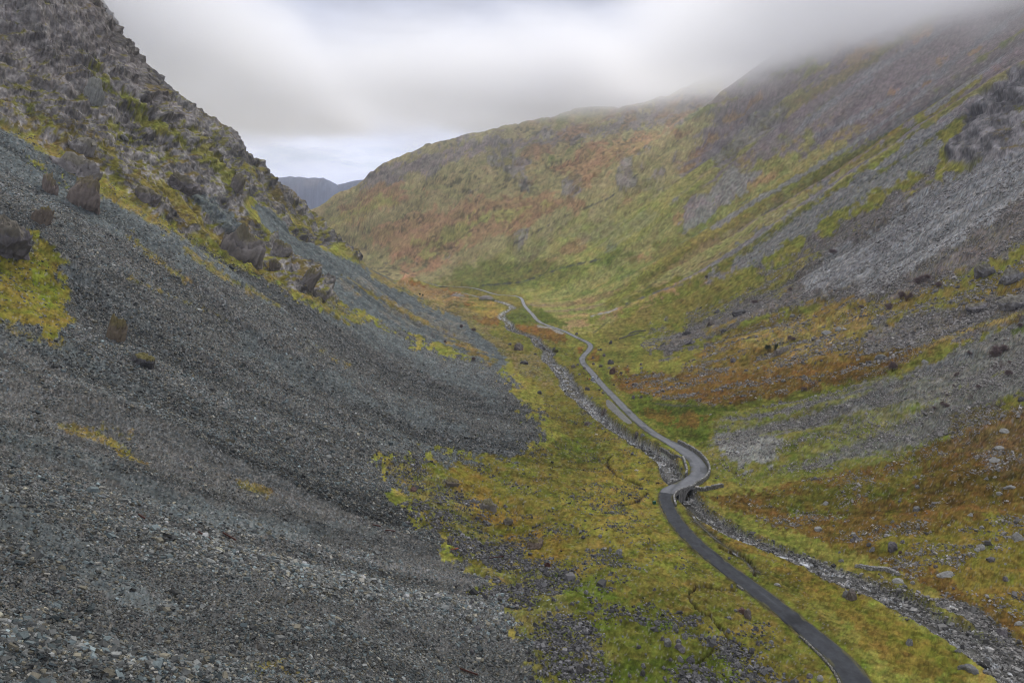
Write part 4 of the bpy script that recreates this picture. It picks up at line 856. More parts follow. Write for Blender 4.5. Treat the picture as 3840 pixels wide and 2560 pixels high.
def coping(P_, ztop, wd, parent, seed=0, tone=(.24,.235,.225), s=.30):
    r = np.random.default_rng(seed); n = len(P_); T = tangents(P_); L3 = []; 
    t = np.column_stack([T, np.zeros(n)]); b = np.column_stack([T[:,1], -T[:,0], np.zeros(n)]); z = np.array([0,0,1.])
    sh = np.stack([s*.5*(.6+.6*r.random(n)), wd*.5*(.8+.35*r.random(n)), s*.42*(.6+.8*r.random(n))], 1)
    Lc = CUB[None]*(1+(r.random((n,8,3))-.5)*.4)*sh[:, None]
    V = Lc[...,0:1]*t[:, None]+Lc[...,1:2]*b[:, None]+Lc[...,2:3]*z; V += np.column_stack([P_, ztop+sh[:,2]*.6])[:, None]
    CO = np.repeat((np.array(tone)*np.exp(r.standard_normal(n)*.35)[:, None])[:, None], 8, 1)
    return obj('coping', npmesh('coping', V.reshape(-1,3), (CUBF[None]+(np.arange(n)*8)[:,None,None]).reshape(-1,4), CO.reshape(-1,3), False, M_STONE), parent)
def wall(label, pts, h, wd, seed, cope=True, tone=(.17,.165,.155), road=True, cat='wall', base=None, down=.6, group=None, side=0, off=(0.,)):
    W_ = [(p.x, p.y) for p in hits(pts)]
    if side:
        ks_ = [int(np.hypot(roadw[:,0]-x, roadw[:,1]-y).argmin()) for x, y in W_]; k0, k1 = min(ks_), max(ks_); idx = np.linspace(k0, k1, max(4, (k1-k0)//2)).astype(int)
        T_ = tangents(roadw); of = np.interp(np.linspace(0, 1, len(idx)), np.linspace(0, 1, len(off)), off); w2 = roadwidth(roadw)/2
        W_ = [tuple(roadw[k]+np.array([T_[k,1], -T_[k,0]])*side*(w2[k]+wd/2+.2+o)) for k, o in zip(idx, of)]
    elif road: W_ = offroad(W_, wd/2)
    c0 = np.mean(W_, axis=0); root = empty('dry_stone_wall'); tag(root, label, cat, group)
    root.location = (c0[0], c0[1], HL(*c0)); o, P_, zb, hh = wallmesh('wall_body', W_, h, wd, base, seed, tone, down=down, parent=root)
    if cope: k = coping(P_, zb+hh, wd, root, seed)
    for ch in root.children: ch.matrix_parent_inverse = Matrix.Translation(-root.location)
    return root
def roadside_base(P_):
    out = []
    for x, y in P_:
        k = int(np.hypot(roadw[:,0]-x, roadw[:,1]-y).argmin()); out.append(rz_vis[k]+.03)
    return np.array(out)
Z5 = lambda pts: zoomp(2380,1600,4.127,pts)
wall('grey parapet wall round the outside of the hairpin bend, running over the stream bridge', Z5([(675,1010),(760,975),(850,945),(930,915),(1000,885),(1100,825),(1145,765),(1160,700),(1130,635),(1060,553),(970,463),(890,383),(780,313),(640,258)]), 1.15, .55, 1, base=roadside_base, down=2.6, side=1)
wall('grey parapet wall on the inside of the hairpin bend beside the stream', Z5([(600,868),(680,850),(760,838),(800,805),(822,740),(828,660),(815,580),(788,505)]), 1.15, .55, 2, base=roadside_base, down=2.8, side=-1, off=(0., .1, 1.0, 1.3, 1.0, .6))
wall('low kerb wall curving down from the bridge along the dark new tarmac', Z5([(672,1015),(635,1060),(605,1110),(590,1170),(586,1220)]), .55, .4, 3, base=roadside_base, side=1)
wall('thin field wall running right from the bridge between green turf and rusty bracken', Z5([(850,1030),(930,1015),(1010,1000),(1100,985),(1200,965),(1290,948),(1365,935)]), 1.1, .5, 4, road=False, tone=(.12,.115,.105))
wall('rough stone revetment holding up the road above the stream upstream of the hairpin', Z5([(400,330),(470,370),(540,415),(600,440),(660,460),(720,480),(765,498)]), .5, .8, 5, cope=False, tone=(.13,.125,.115), road=True, down=2.6)
wall('low stone edging along the left side of the dark road at the bottom of the photo', [(3020,2392),(3050,2408),(3085,2436),(3120,2466),(3150,2498),(3168,2530),(3176,2575)], .35, .35, 6, cope=False, tone=(.14,.135,.12), side=-1)
wall('short stretch of stone edging where a grassy ditch meets the dark road', zoomp(2480,2050,3.075,[(872,450),(900,470),(930,488),(958,500)]), .45, .45, 7, cope=False, tone=(.15,.145,.135))
wall('tumbled ruin of a stone wall on the bracken bank above the stream', zoomp(3200,2000,2.8,[(20,352),(100,360),(200,375),(300,385),(380,395),(440,412),(475,440)]), .75, .8, 8, cope=False, road=False, tone=(.22,.215,.205))
wall('old field wall climbing the far right bank above the green hollow', zoomp(2080,1240,5.88,[(1420,190),(1540,150),(1640,112),(1740,95),(1850,62)]), .8, .6, 9, cope=False, road=False, tone=(.14,.135,.12))
wall('old wall fragment above the hollow, upper of the two', zoomp(2080,1240,5.88,[(1640,75),(1720,35),(1800,20),(1900,15),(2020,8)]), .9, .6, 10, cope=False, road=False, tone=(.14,.135,.12))

def bridge(name, label, cx, cy, tang, z, wid, length, water_z, span, seed):
    """masonry arch: two spandrel faces, the barrel between them, the deck slab"""
    t = np.array(tang)/np.hypot(*tang); n = np.array([t[1], -t[0]]); root = empty(name, (cx, cy, z)); tag(root, label, 'bridge')
    S = np.linspace(-length/2, length/2, 41); rise = (z-.55)-water_z; arch = np.where(np.abs(S) < span/2, water_z+rise*np.sqrt(np.clip(1-(S/(span/2))**2, 0, 1)), water_z-1.0)
    def pt(s, o, zz): return (t[0]*s+n[0]*o, t[1]*s+n[1]*o, zz-z)
    V, F = [], []
    r = np.random.default_rng(seed)
    for o in (-wid/2, wid/2):
        b = len(V)
        for s, a in zip(S, arch):
            for q in np.linspace(0, 1, 5): V.append(pt(s, o+(r.random()-.5)*.1, a+(z-.05-a)*q))
        for i in range(40):
            for q in range(4): F.append((b+i*5+q, b+i*5+q+1, b+(i+1)*5+q+1, b+(i+1)*5+q))
    me = bpy.data.meshes.new('spandrel'); me.from_pydata(V, [], F); M = len(V)
    cc = me.color_attributes.new('Cover','FLOAT_COLOR','POINT'); cc.data.foreach_set('color', np.column_stack([np.array([.15,.145,.135])*np.exp(r.standard_normal(M)*.35)[:, None], np.ones(M)]).astype(np.float32).ravel())
    me.materials.append(M_WALL); obj('spandrel', me, root)
    V, F = [], []
    for s, a in zip(S, arch): V += [pt(s, -wid/2, a+.01), pt(s, wid/2, a+.01)]
    for i in range(40): F.append((2*i, 2*i+1, 2*i+3, 2*i+2))
    me = bpy.data.meshes.new('arch_barrel'); me.from_pydata(V, [], F); M = len(V)
    cc = me.color_attributes.new('Cover','FLOAT_COLOR','POINT'); cc.data.foreach_set('color', np.tile([.10,.097,.09,1], M).astype(np.float32)); me.materials.append(M_WALL); obj('arch_barrel', me, root)
    return root
kx = min(((np.hypot(*(roadw[a]-rivw[b])), a, b) for a in range(0, len(roadw)) for b in range(0, len(rivw), 1) if 150 < roadw[a][1] < 260 and 150 < rivw[b][1] < 260), key=lambda q: q[0])
_, ka, kb = kx; tg = tangents(roadw)[ka]
bridge('stone_bridge', 'stone arch bridge carrying the road over the stream at the hairpin', roadw[ka][0], roadw[ka][1], tg, rz_vis[ka]+.02, roadwidth(roadw[ka:ka+1])[0]+1.3, 13, HL(*rivw[kb])+.0, 5.5, 3)
# small far bridge with flat deck and dark openings
fb = (ray(1655,1076)); t_ = -101.5/fb[2]; fbp = (fb[0]*t_, fb[1]*t_)
root = empty('road_bridge', (fbp[0], fbp[1], -103.6)); tag(root, 'small flat road bridge over the stream at the far end of the valley', 'bridge'); tdir = np.array([1., .12])
def boxat(name, mt, parent, cx, cy, cz, sx, sy, sz, rz=0., tone=None, bev=0., taper=1.):
    V = CUB*np.array([sx, sy, sz])/2
    V[CUB[:,2] > 0, :2] *= taper
    me = bpy.data.meshes.new(name); me.from_pydata(V.tolist(), [], CUBF.tolist()); me.materials.append(mt)
    if tone is not None:
        cc = me.color_attributes.new('Cover','FLOAT_COLOR','POINT'); cc.data.foreach_set('color', np.tile([*tone,1], 8).astype(np.float32))
    o = obj(name, me, parent); o.location = (cx, cy, cz); o.rotation_euler = (0,0,rz)
    if bev: mod = o.modifiers.new('b','BEVEL'); mod.width = bev; mod.segments = 2
    return o
for nm_, a in (('parapet', (0,-2.6,2.5,22,.5,1.1)), ('parapet', (0,2.6,2.5,22,.5,1.1)), ('deck', (0,0,1.6,24,5.2,.6)), ('pier', (-6,0,.2,1.4,5,2.6)), ('pier', (0,0,.2,1.2,5,2.6)), ('pier', (6,0,.2,1.4,5,2.6))):
    boxat(nm_, M_WALL, root, *a, rz=.1, tone=(.09,.088,.085), bev=.06)

# ---------------------------------------------------------------- boulders
def ico(sub):
    import bmesh
    bm = bmesh.new(); bmesh.ops.create_icosphere(bm, subdivisions=sub, radius=1); bm.verts.ensure_lookup_table()
    V = np.array([v.co[:] for v in bm.verts]); F = np.array([[v.index for v in f.verts] for f in bm.faces]); bm.free(); return V, F
ICO3 = ico(4); ICO2 = ico(3); ICO4 = ico(5)
def boulder_mesh(seed, blocky=.7, cuts=9, rough=.10, tone=(.13,.12,.115), base=ICO3, name='boulder', lichen=.25):
    r = np.random.default_rng(seed); V, F = base; V = V.copy()
    for _ in range(cuts):                                     # facet by planes
        n = r.standard_normal(3); n[2] *= .8; n /= np.linalg.norm(n); d = .55+.3*r.random(); e = V@n-d; m = e > 0; V[m] -= np.outer(e[m], n)
    q = V*2.2+seed*3.1; V *= (1+rough*vn3(q[:,0], q[:,1], q[:,2], seed)[:, None]+rough*.6*(1-2*np.abs(vn3(q[:,0]*2.3, q[:,1]*2.3, q[:,2]*1.2, seed+1)))[:, None]+rough*.3*vn3(q[:,0]*6, q[:,1]*6, q[:,2]*6, seed+2)[:, None])
    V[:,2] = np.maximum(V[:,2], -.45)
    V[:,2] += .45; V[:, 2] /= V[:,2].max(); w_ = V[:,0].max()-V[:,0].min(); V[:, :2] /= w_; V[:, :2] -= (V[:, :2].max(0)+V[:, :2].min(0))/2   # width 1, height 1
    qq = V*7+seed; sp_ = vn3(qq[:,0], qq[:,1], qq[:,2], seed+5)+.5*vn3(qq[:,0]*3, qq[:,1]*3, qq[:,2]*3, seed+6)
    co_ = np.array(tone)*(1+.28*sp_)[:, None]; li = sstep(sp_+V[:,2]*.5, .35, .75)*lichen*2; co_ = co_*(1-li[:, None]*.6)+np.array([.27,.27,.24])*li[:, None]*.6
    me = npmesh(name, V, F, np.clip(co_, .02, .5), False, M_ROCK); return me
M_ROCK = mat('boulder_rock', attr=True, rough=.9, spec=.06, nscale=9., namt=.18, bump=.05, bscale=6, obj_space=True)
BM = {}
def bmesh_for(kind, seed):
    k = (kind, seed)
    if k not in BM:
        tone = {'brown':(.12,.098,.086), 'dark':(.085,.080,.082), 'grey':(.155,.152,.150), 'pale':(.27,.265,.25), 'red':(.115,.072,.062), 'lilac':(.125,.112,.118)}[kind]
        BM[k] = boulder_mesh(seed*7+len(kind), tone=tone, lichen={'pale':.1,'grey':.35,'brown':.25,'dark':.15,'red':.1,'lilac':.3}[kind])
    return BM[k]
nb = [0]
def boulder(px, py, wpx, hpx, label, kind='grey', seed=None, rz=None, group=None, dep_=None, tilt=0., name='boulder'):
    h_ = hit(px, py)
    if h_ is None: return None
    d = depth(h_); w_ = wpx*d/F0; el = math.atan2(-h_.z, h_.y); hh = hpx*d/F0/max(.55, math.cos(el))*.95
    s = seed if seed is not None else nb[0] % 9; nb[0] += 1; rnd = random.Random(nb[0]*13+5)
    o = obj(name, bmesh_for(kind, s)); o.rotation_euler = (tilt*.3, tilt, rnd.uniform(0, 6.28) if rz is None else rz)
    dp = w_*(dep_ or rnd.uniform(.7, 1.0)); o.scale = (w_, dp, hh*1.22) if rz is not None else (w_*.97, w_*.9, hh*1.22)
    z0 = min(HL(h_.x+a*w_*.35, h_.y+b*w_*.35) for a in (-1,0,1) for b in (-1,0,1))
    o.location = (h_.x, h_.y+w_*.2, max(z0, h_.z-hh*.25)-hh*.14)
    return tag(o, label, 'boulder', group)
A4 = lambda x, y: (2080+x/5.88, 1240+y/5.88)
B3 = lambda x, y: (2560+x/1.8234, 1700+y/1.8234)
B2 = lambda x, y: (1280+x/1.8234, 1700+y/1.8234)
C5 = lambda x, y: (1280+x/1.8234, 850+y/1.8234)
C6 = lambda x, y: (2560+x/1.8234, 850+y/1.8234)
Q1 = lambda x, y: (2560+x/3.647, 1250+y/3.647)
Q2 = lambda x, y: (3200+x/3.647, 1250+y/3.647)
Q3 = lambda x, y: (3200+x/2.8, 2000+y/2.8)
Q4 = lambda x, y: (2480+x/3.075, 2050+y/3.075)
D1 = lambda x, y: (x/1.8234, y/1.8234)
BL = [
 (A4(1275,955),24,27,'tall reddish-brown boulder leaning on the green turf right of the parked car','red',1,.3),
 (A4(1240,735),24,18,'pointed dark boulder standing alone uphill of the tall reddish-brown one','dark',2,0),
 (A4(1090,570),12.5,12,'square upright block on the green bank below the road bend','lilac',3,.2),
 (A4(845,620),13.5,9,'squat brown boulder just right of the road where it bends by the white puddle','brown',4,.1),
 (A4(860,750),13,9,'grey boulder beside the road below the squat brown one','lilac',5,.5),
 (A4(1018,800),17,10,'low rectangular boulder on straw grass left of the tall reddish-brown one','brown',6,0),
 (A4(1205,835),14,7.5,'pale rounded rock touching the back of the tall reddish-brown boulder','grey',7,.4),
 (A4(1458,948),14,9,'dark knobbly boulder on the bright green strip right of the tall reddish-brown one','dark',8,.8),
 (A4(700,1305),14,13,'left half of the split dark boulder in the green hollow below the parked car','brown',0,.3),
 (A4(752,1312),13,12,'right half of the split dark boulder in the green hollow below the parked car','dark',1,1.3),
 (A4(655,845),11,8,'brown boulder on the very edge of the road uphill of the parked car','brown',2,0),
 (A4(415,810),18,11,'brown boulder on the grass between the stream and the road above the parked car','brown',3,.2),
 (A4(510,765),10,7,'small dark boulder beside the brown boulder above the parked car','dark',4,.2),
 (A4(1790,1193),31,10,'long low brown slab of rock in the rusty bracken right of the road','brown',5,.15),
 (A4(1735,1500),14,14,'conical grey-brown boulder at the edge of the bright green meadow','lilac',6,0),
 (A4(1905,1480),12.5,10,'smaller dark boulder right of the conical one at the edge of the meadow','dark',7,.5),
 (A4(1065,1388),11,8,'rounded grey boulder on the left edge of the road below the parked car','grey',8,.2),
 (A4(990,1320),10,6,'brown rock on the left road edge just above the rounded grey one','brown',0,.2),
 (A4(820,1490),11,10,'rounded grey boulder on the stream bank at the head of the lay-by','grey',1,.7),
 (A4(1022,440),11,9,'dark boulder on the bank right of the road bend with a pale slab beside it','dark',2,0),
 (A4(970,432),9,6,'pale slab touching the dark boulder right of the road bend','lilac',3,0),
 (A4(485,90),12,8,'dark boulder above the straight stretch of road before the bend','dark',4,.4),
 (A4(1235,290),14,13,'dark stacked boulder half buried in the shady hollow up the right bank','dark',5,.1),
 (A4(1825,990),16,6,'flat pale slab on the rusty slope right of the tall reddish-brown boulder','grey',6,.1),
 (A4(2085,1022),11,8,'grey pointed boulder on the rusty slope right of the flat pale slab','grey',7,.5),
 (A4(1905,755),12,8,'dark grey boulder at the foot of the stony slope, uphill of the flat pale slab','lilac',8,.5),
 (A4(1915,835),12,8,'grey boulder at the foot of the stony slope with patchy lichen','grey',0,.9),
 (A4(2095,1245),14,5,'flat pale rock low on the rusty slope right of the long brown slab','pale',1,.2),
 (A4(1310,1205),8,6,'small dark boulder in the bracken between the road and the long brown slab','dark',2,.2),
 (A4(550,975),11,7,'pale angular boulder on the stream bank left of the parked car','grey',3,.2),
 (C5(1210,842),41,27,'largest dark brown boulder, a sloping wedge standing alone left of the stream','brown',4,.25),
 (C5(1150,808),18,8,'low dark rocks behind the largest dark brown wedge boulder','dark',5,.2),
 (C5(1250,940),33,13,'broad low dark boulder on the grass below the largest wedge boulder','dark',6,.15),
 (C5(1800,1282),27,32,'tall brown boulder standing in the stream beside the lay-by','brown',7,.2),
 (C5(1688,1356),34,13,'wide low brown boulder on the grass left of the stream below the lay-by','brown',8,.1),
 (C5(1355,1142),17,14,'dark angular boulder on the grass below the stony fringe of the scree','dark',0,.2),
 (C5(2022,1437),18,20,'upright dark boulder between the stream and the road above the hairpin','dark',1,.1),
 (C5(2062,1430),18,12,'leaning grey slab beside the upright dark boulder above the hairpin','grey',2,.3),
 (C5(1720,1228),15,9,'brown boulder on the left brink of the stream across from the lay-by','brown',3,.2),
 (C5(1365,820),16,10,'dark boulder in the stream bed right of the largest wedge boulder','dark',4,.2),
 (C5(1455,838),13,9,'dark square boulder by the stream near a round olive bush','dark',5,.8),
 (C5(1385,838),13,9,'dark boulder on the stream bank between two others near the wedge boulder','dark',6,.4),
 (C5(1325,875),12,6,'low dark rock on the turf right of the largest wedge boulder','dark',7,.4),
 (B3(1435,672),40,37,'big pitted grey-brown boulder upright on the bracken slope above the stream','lilac',0,.3),
 (B3(1815,842),63,19,'long pale streaked slab lying on the bracken above the stream','pale',1,.08),
 (B3(1160,1003),40,38,'big dark boulder with a vertical face on the grass between road and stream','brown',2,.1),
 (B3(1118,985),26,24,'pale flank rock leaning against the big dark boulder between road and stream','grey',3,.2),
 (B3(447,1128),36,34,'dark rounded boulder, lower of a touching pair left of the dark road','brown',4,.5),
 (B3(402,1088),34,18,'brown sloping boulder, upper of a touching pair left of the dark road','red',5,.6),
 (B3(362,1078),14,10,'small grey stone beside the touching pair left of the dark road','grey',6,.2),
 (B3(1552,1312),24,21,'grey boulder alone on the orange grass between road and stream','grey',7,.3),
 (B3(1968,1493),66,27,'large ribbed grey slab on the grass bank beside the lower stream','grey',8,-.45),
 (B3(2078,1505),22,15,'small grey slab just right of the large ribbed slab by the lower stream','grey',0,-.4),
 (B3(1890,1352),24,11,'flat grey slab sunk in grass uphill of the large ribbed slab','grey',1,-.3),
 (B3(2300,590),40,28,'pale angular boulder at the right edge of the photo on the bracken','pale',2,.2),
 (B3(2050,655),26,19,'pale blocky boulder among small stones on the upper bracken slope','pale',3,.2),
 (B3(2195,1252),46,28,'grey boulder at the right bank where the lower stream divides','lilac',4,.1),
 (B3(2303,1172),28,13,'pale flat boulder near the right edge above the divided stream','pale',5,.1),
 (B3(648,903),25,9,'pale flat stone on the straw verge right of the dark road','pale',6,.1),
 (B3(2140,53),36,12,'pale slab high on the bracken at the top of the lower right slope','pale',7,.1),
 (B3(2245,240),40,14,'pale grey slab on the stony bracken near the right edge','pale',8,.05),
 (B3(930,530),30,14,'pale lichened boulder at the lower left edge of the bracken boulder group','pale',0,.1),
 (B3(1300,665),22,18,'round grey boulder left of the big pitted boulder','grey',1,.2),
 (B3(1480,882),44,14,'pale flat rock on the stream bank below the tumbled wall','pale',2,.05),
 (B3(1185,590),22,17,'grey round boulder uphill of the tumbled wall, upper of a cluster','lilac',3,.1),
 (B3(1160,603),18,13,'grey boulder touching the left of the cluster above the tumbled wall','lilac',4,.1),
 (B3(1275,632),18,13,'dark boulder between the cluster and the round grey boulder','dark',5,.1),
 (B3(1490,683),14,11,'dark reddish stone at the foot of the big pitted boulder','red',6,.1),
 (B3(1510,610),20,12,'lilac-grey boulder uphill right of the big pitted boulder','lilac',7,.1),
 (B3(905,178),19,13,'grey boulder on the green slope above the field wall','grey',8,.1),
 (B3(1605,390),26,18,'grey boulder pair on the upper bracken slope','grey',0,.1),
 (B3(2120,735),36,16,'dark flat boulder on the bracken right of the long pale slab','lilac',1,.1),
 (B3(472,1362),22,15,'dark mossy boulder on the grass at the bottom, left of the dark road','dark',2,.1),
 (B3(320,722),12,8,'dark stone on the green verge between two bends of ditch','dark',3,.1),
 (B3(605,1298),17,12,'grey cube-like stone left of the dark road near the bottom','grey',4,.4),
 (B3(238,310),7,9,'small dark standing stone on green turf below the field wall','dark',5,.1),
 (Z5([(632,1150)])[0],12,11,'round grey boulder on the verge inside the dark hairpin','lilac',0,.1),
 (Z5([(415,700)])[0],12,12,'round pale boulder on the left stream bank above the hairpin','grey',1,.1),
 (Z5([(35,150)])[0],18,22,'pointed brown boulder on the stream bank beside the road above the hairpin','brown',2,.1),
 (B2(490,256),30,18,'reddish-brown boulder lying on the grey scree near its foot','red',3,.1),
 (B2(1900,690),27,18,'pale lichened boulder with a smaller one on the grass left of the road','grey',4,.2),
 (B2(1205,925),28,22,'dark grey boulder at the lower edge of the scree beside green turf','dark',5,.1),
 (B2(1852,410),20,12,'grey split boulder on the orange grass left of the hairpin','grey',6,.1),
 (B2(1480,1130),26,20,'rounded grey boulder topping a small heap on the turf','grey',7,.1),
 (B2(2060,1520),20,22,'upright dark boulder near the bottom edge on green turf','dark',8,.1),
 (B2(1345,900),20,14,'dark block above the green hollow by the scree edge','dark',0,.3),
 (B2(978,750),20,17,'tall grey stone at the lower corner of the ochre grass beside the scree','grey',1,.3),
 (B2(740,615),18,26,'dark brown upright stone among the scree boulders','brown',2,.3),
 (B2(930,1205),30,14,'dark wet slab lying on the coarse scree','dark',3,.3),
 (B2(1630,1500),30,26,'slanting dark slab in the boulder heap at the bottom of the photo','dark',4,.4),
 (Q4(155,960),20,22,'pale grey upright boulder on the turf, uppermost of the near left group','grey',5,.2),
 (Q4(200,1115),22,16,'grey boulder below the pale upright one in the near left group','grey',6,.2),
 (Q4(272,1058),20,18,'pale grey boulder right of the near left group','grey',7,.1),
 (Q4(215,1195),44,22,'long mossy slab, largest of the near left boulder group','lilac',8,-.35),
 (Q4(75,1140),28,24,'grey boulder touching the left end of the long mossy slab','grey',0,.2),
 (Q4(325,1330),32,20,'dark tilted slab below the near left boulder group','dark',1,-.4),
 (Q4(220,1320),24,20,'grey tilted slab left of the dark tilted slab','grey',2,.5),
 (Q4(615,1075),20,14,'pale pointed stone on turf right of the near left group','grey',3,-.4),
 (Q4(695,1210),26,16,'grey boulder at the end of a rocky ditch','grey',4,.1),
 (Q4(1045,1225),22,18,'dark moss-topped boulder alone on the near grass','dark',5,.1),
 (Q4(1270,1110),17,12,'grey blocky stone on grass right of the moss-topped boulder','grey',6,.2),
 (Q4(1090,955),20,14,'dark boulder on the grass between the touching pair and the moss-topped one','dark',7,.2),
 (Q4(1115,1135),16,16,'dark leaning stone just above the moss-topped boulder','lilac',8,-.4),
 (Q4(785,830),17,11,'grey stone below the touching pair of boulders','grey',0,.2),
 (Q4(1040,1530),18,14,'pale grey boulder at the bottom edge of the near grass','grey',1,.1),
 (Q4(815,470),11,14,'grey stone at the end of the ditch beside the dark road','grey',2,.2),
 (Q4(1835,1545),26,18,'pale boulder at the bottom edge left of the dark road','pale',3,.1),
 (Q4(1715,1510),28,13,'low rocks near the bottom edge left of the pale boulder','lilac',4,.1),
 (C6(200,672),34,21,'dark brown square-topped boulder below the rocky brow on the right','brown',5,.2),
 (C6(285,718),24,14,'dark boulder right of and below the square-topped one','dark',6,.2),
 (C6(60,800),48,20,'wide dark boulder low on the brow at the top of the tan fan','lilac',7,.1),
 (C6(30,740),32,20,'dark block above the wide dark boulder on the brow','dark',8,.1),
 (C6(400,600),62,24,'large dark boulder heap crowning the rocky brow','dark',0,.1),
 (C6(240,585),26,13,'dark boulder left of the large boulder heap on the brow','dark',1,.1),
 (C6(1000,730),50,14,'long pale slab, left of two end to end on the tan slope','pale',2,.2),
 (C6(1068,710),24,18,'pale slab, right of two end to end on the tan slope','pale',3,.5),
 (C6(348,920),26,17,'boulder with a pale top and dark base in the middle of the tan slope','lilac',4,.2),
 (C6(1097,1174),17,7,'single bright white stone on the grey-green fan','pale',5,.1),
 (C6(1360,905),48,22,'cluster block of tilted pale slabs at the edge of the rusty slope','grey',6,.3),
 (C6(1200,912),13,9,'pale tilted slab left of the cluster at the edge of the rusty slope','pale',7,.6),
 (C6(1725,450),26,14,'pale tilted slab on the dark boulder slope','grey',8,.6),
 (C6(755,615),22,12,'grey boulder on the tan slope below the dark heather','grey',0,.2),
 (C6(425,1098),13,9,'pale square stone low on the rusty slope','pale',1,.2),
 (C6(1660,930),24,12,'pale boulder on the upper edge of the grey-green fan','pale',2,.1),
 (C6(2320,1190),24,20,'dark purple block at the right edge beside green turf','dark',3,.1),
 (C6(2205,1405),30,15,'pale grey rounded boulder on the bracken at the right','pale',4,.1),
 (C6(2170,1520),32,12,'pale flat stone on the bracken right of the green tongue','pale',5,.05),
 (C6(690,1060),20,10,'pale stone cluster low on the rusty slope','grey',6,.2),
 (C6(1280,1250),14,8,'white angular rock on the slope of broken slabs','pale',7,.2),
 (D1(838,948),36,20,'pale tilted slab on the yellow-green grass high on the left crag','grey',8,-.3),
 (D1(1010,1035),18,8,'pale stone on the grass strip below the tilted slab on the left crag','pale',0,-.3),
 (D1(990,1088),14,8,'small pale stone at the lower end of the grass strip on the left crag','pale',1,-.3),
]
for (p, w_, h_, lab, kd, sd, rz) in BL: boulder(p[0], p[1], w_, h_, lab, kd, sd, rz)
ZON = [ # polygon (px), count, width range px, kinds, label, group
 ([(1750,1880),(2150,1850),(2450,2150),(2560,2560),(1950,2560),(1700,2150)], 58, (11,20), ('grey','dark','grey','lilac'), 'angular grey stone scattered on the green turf below the scree', 'grey stones on the turf below the scree'),
 ([(1560,2020),(1800,2150),(2060,2540),(1800,2550),(1560,2300)], 22, (12,22), ('dark','grey'), 'dark grey block among the coarse scree boulders', 'blocks at the edge of the coarse scree'),
 ([(3050,1880),(3830,1760),(3830,2420),(3500,2300),(3100,2080)], 42, (9,22), ('pale','grey','lilac','pale'), 'pale stone lying in the rusty bracken above the lower stream', 'pale stones in the bracken'),
 ([(2640,1330),(3250,1330),(3350,1430),(2950,1500),(2650,1560)], 26, (7,14), ('pale','grey','lilac'), 'pale stone on the rusty slope above the green meadow', 'pale stones on the rusty slope'),
 ([(2750,1130),(3250,1020),(3700,1080),(3700,1200),(3100,1230),(2800,1230)], 20, (8,18), ('dark','lilac','grey'), 'dark block on the boulder slope under the broad grey scree', 'dark blocks under the grey scree'),
]
def inpoly(pts, x, y):
    ins = False
    for k in range(len(pts)):
        (x0,y0),(x1,y1) = pts[k], pts[(k+1)%len(pts)]
        if (y0 > y) != (y1 > y) and x < (x1-x0)*(y-y0)/(y1-y0)+x0: ins = not ins
    return ins
rb_ = random.Random(77)
for pts, n, (w0, w1), kinds, lab, grp in ZON:
    xs = [p[0] for p in pts]; ys = [p[1] for p in pts]; k = 0; tries = 0
    while k < n and tries < 4000:
        tries += 1; x, y = rb_.uniform(min(xs), max(xs)), rb_.uniform(min(ys), max(ys))
        if not inpoly(pts, x, y): continue
        p_ = hit(x, y)
        if p_ is None or np.hypot(roadw[:,0]-p_.x, roadw[:,1]-p_.y).min() < 4.5 or np.hypot(rivw[:,0]-p_.x, rivw[:,1]-p_.y).min() < 5: continue
        w_ = w0+(w1-w0)*rb_.random()**2; boulder(x, y, w_, w_*rb_.uniform(.45, .8), lab, rb_.choice(kinds), rb_.randrange(9), rb_.uniform(-.6, .6), grp); k += 1

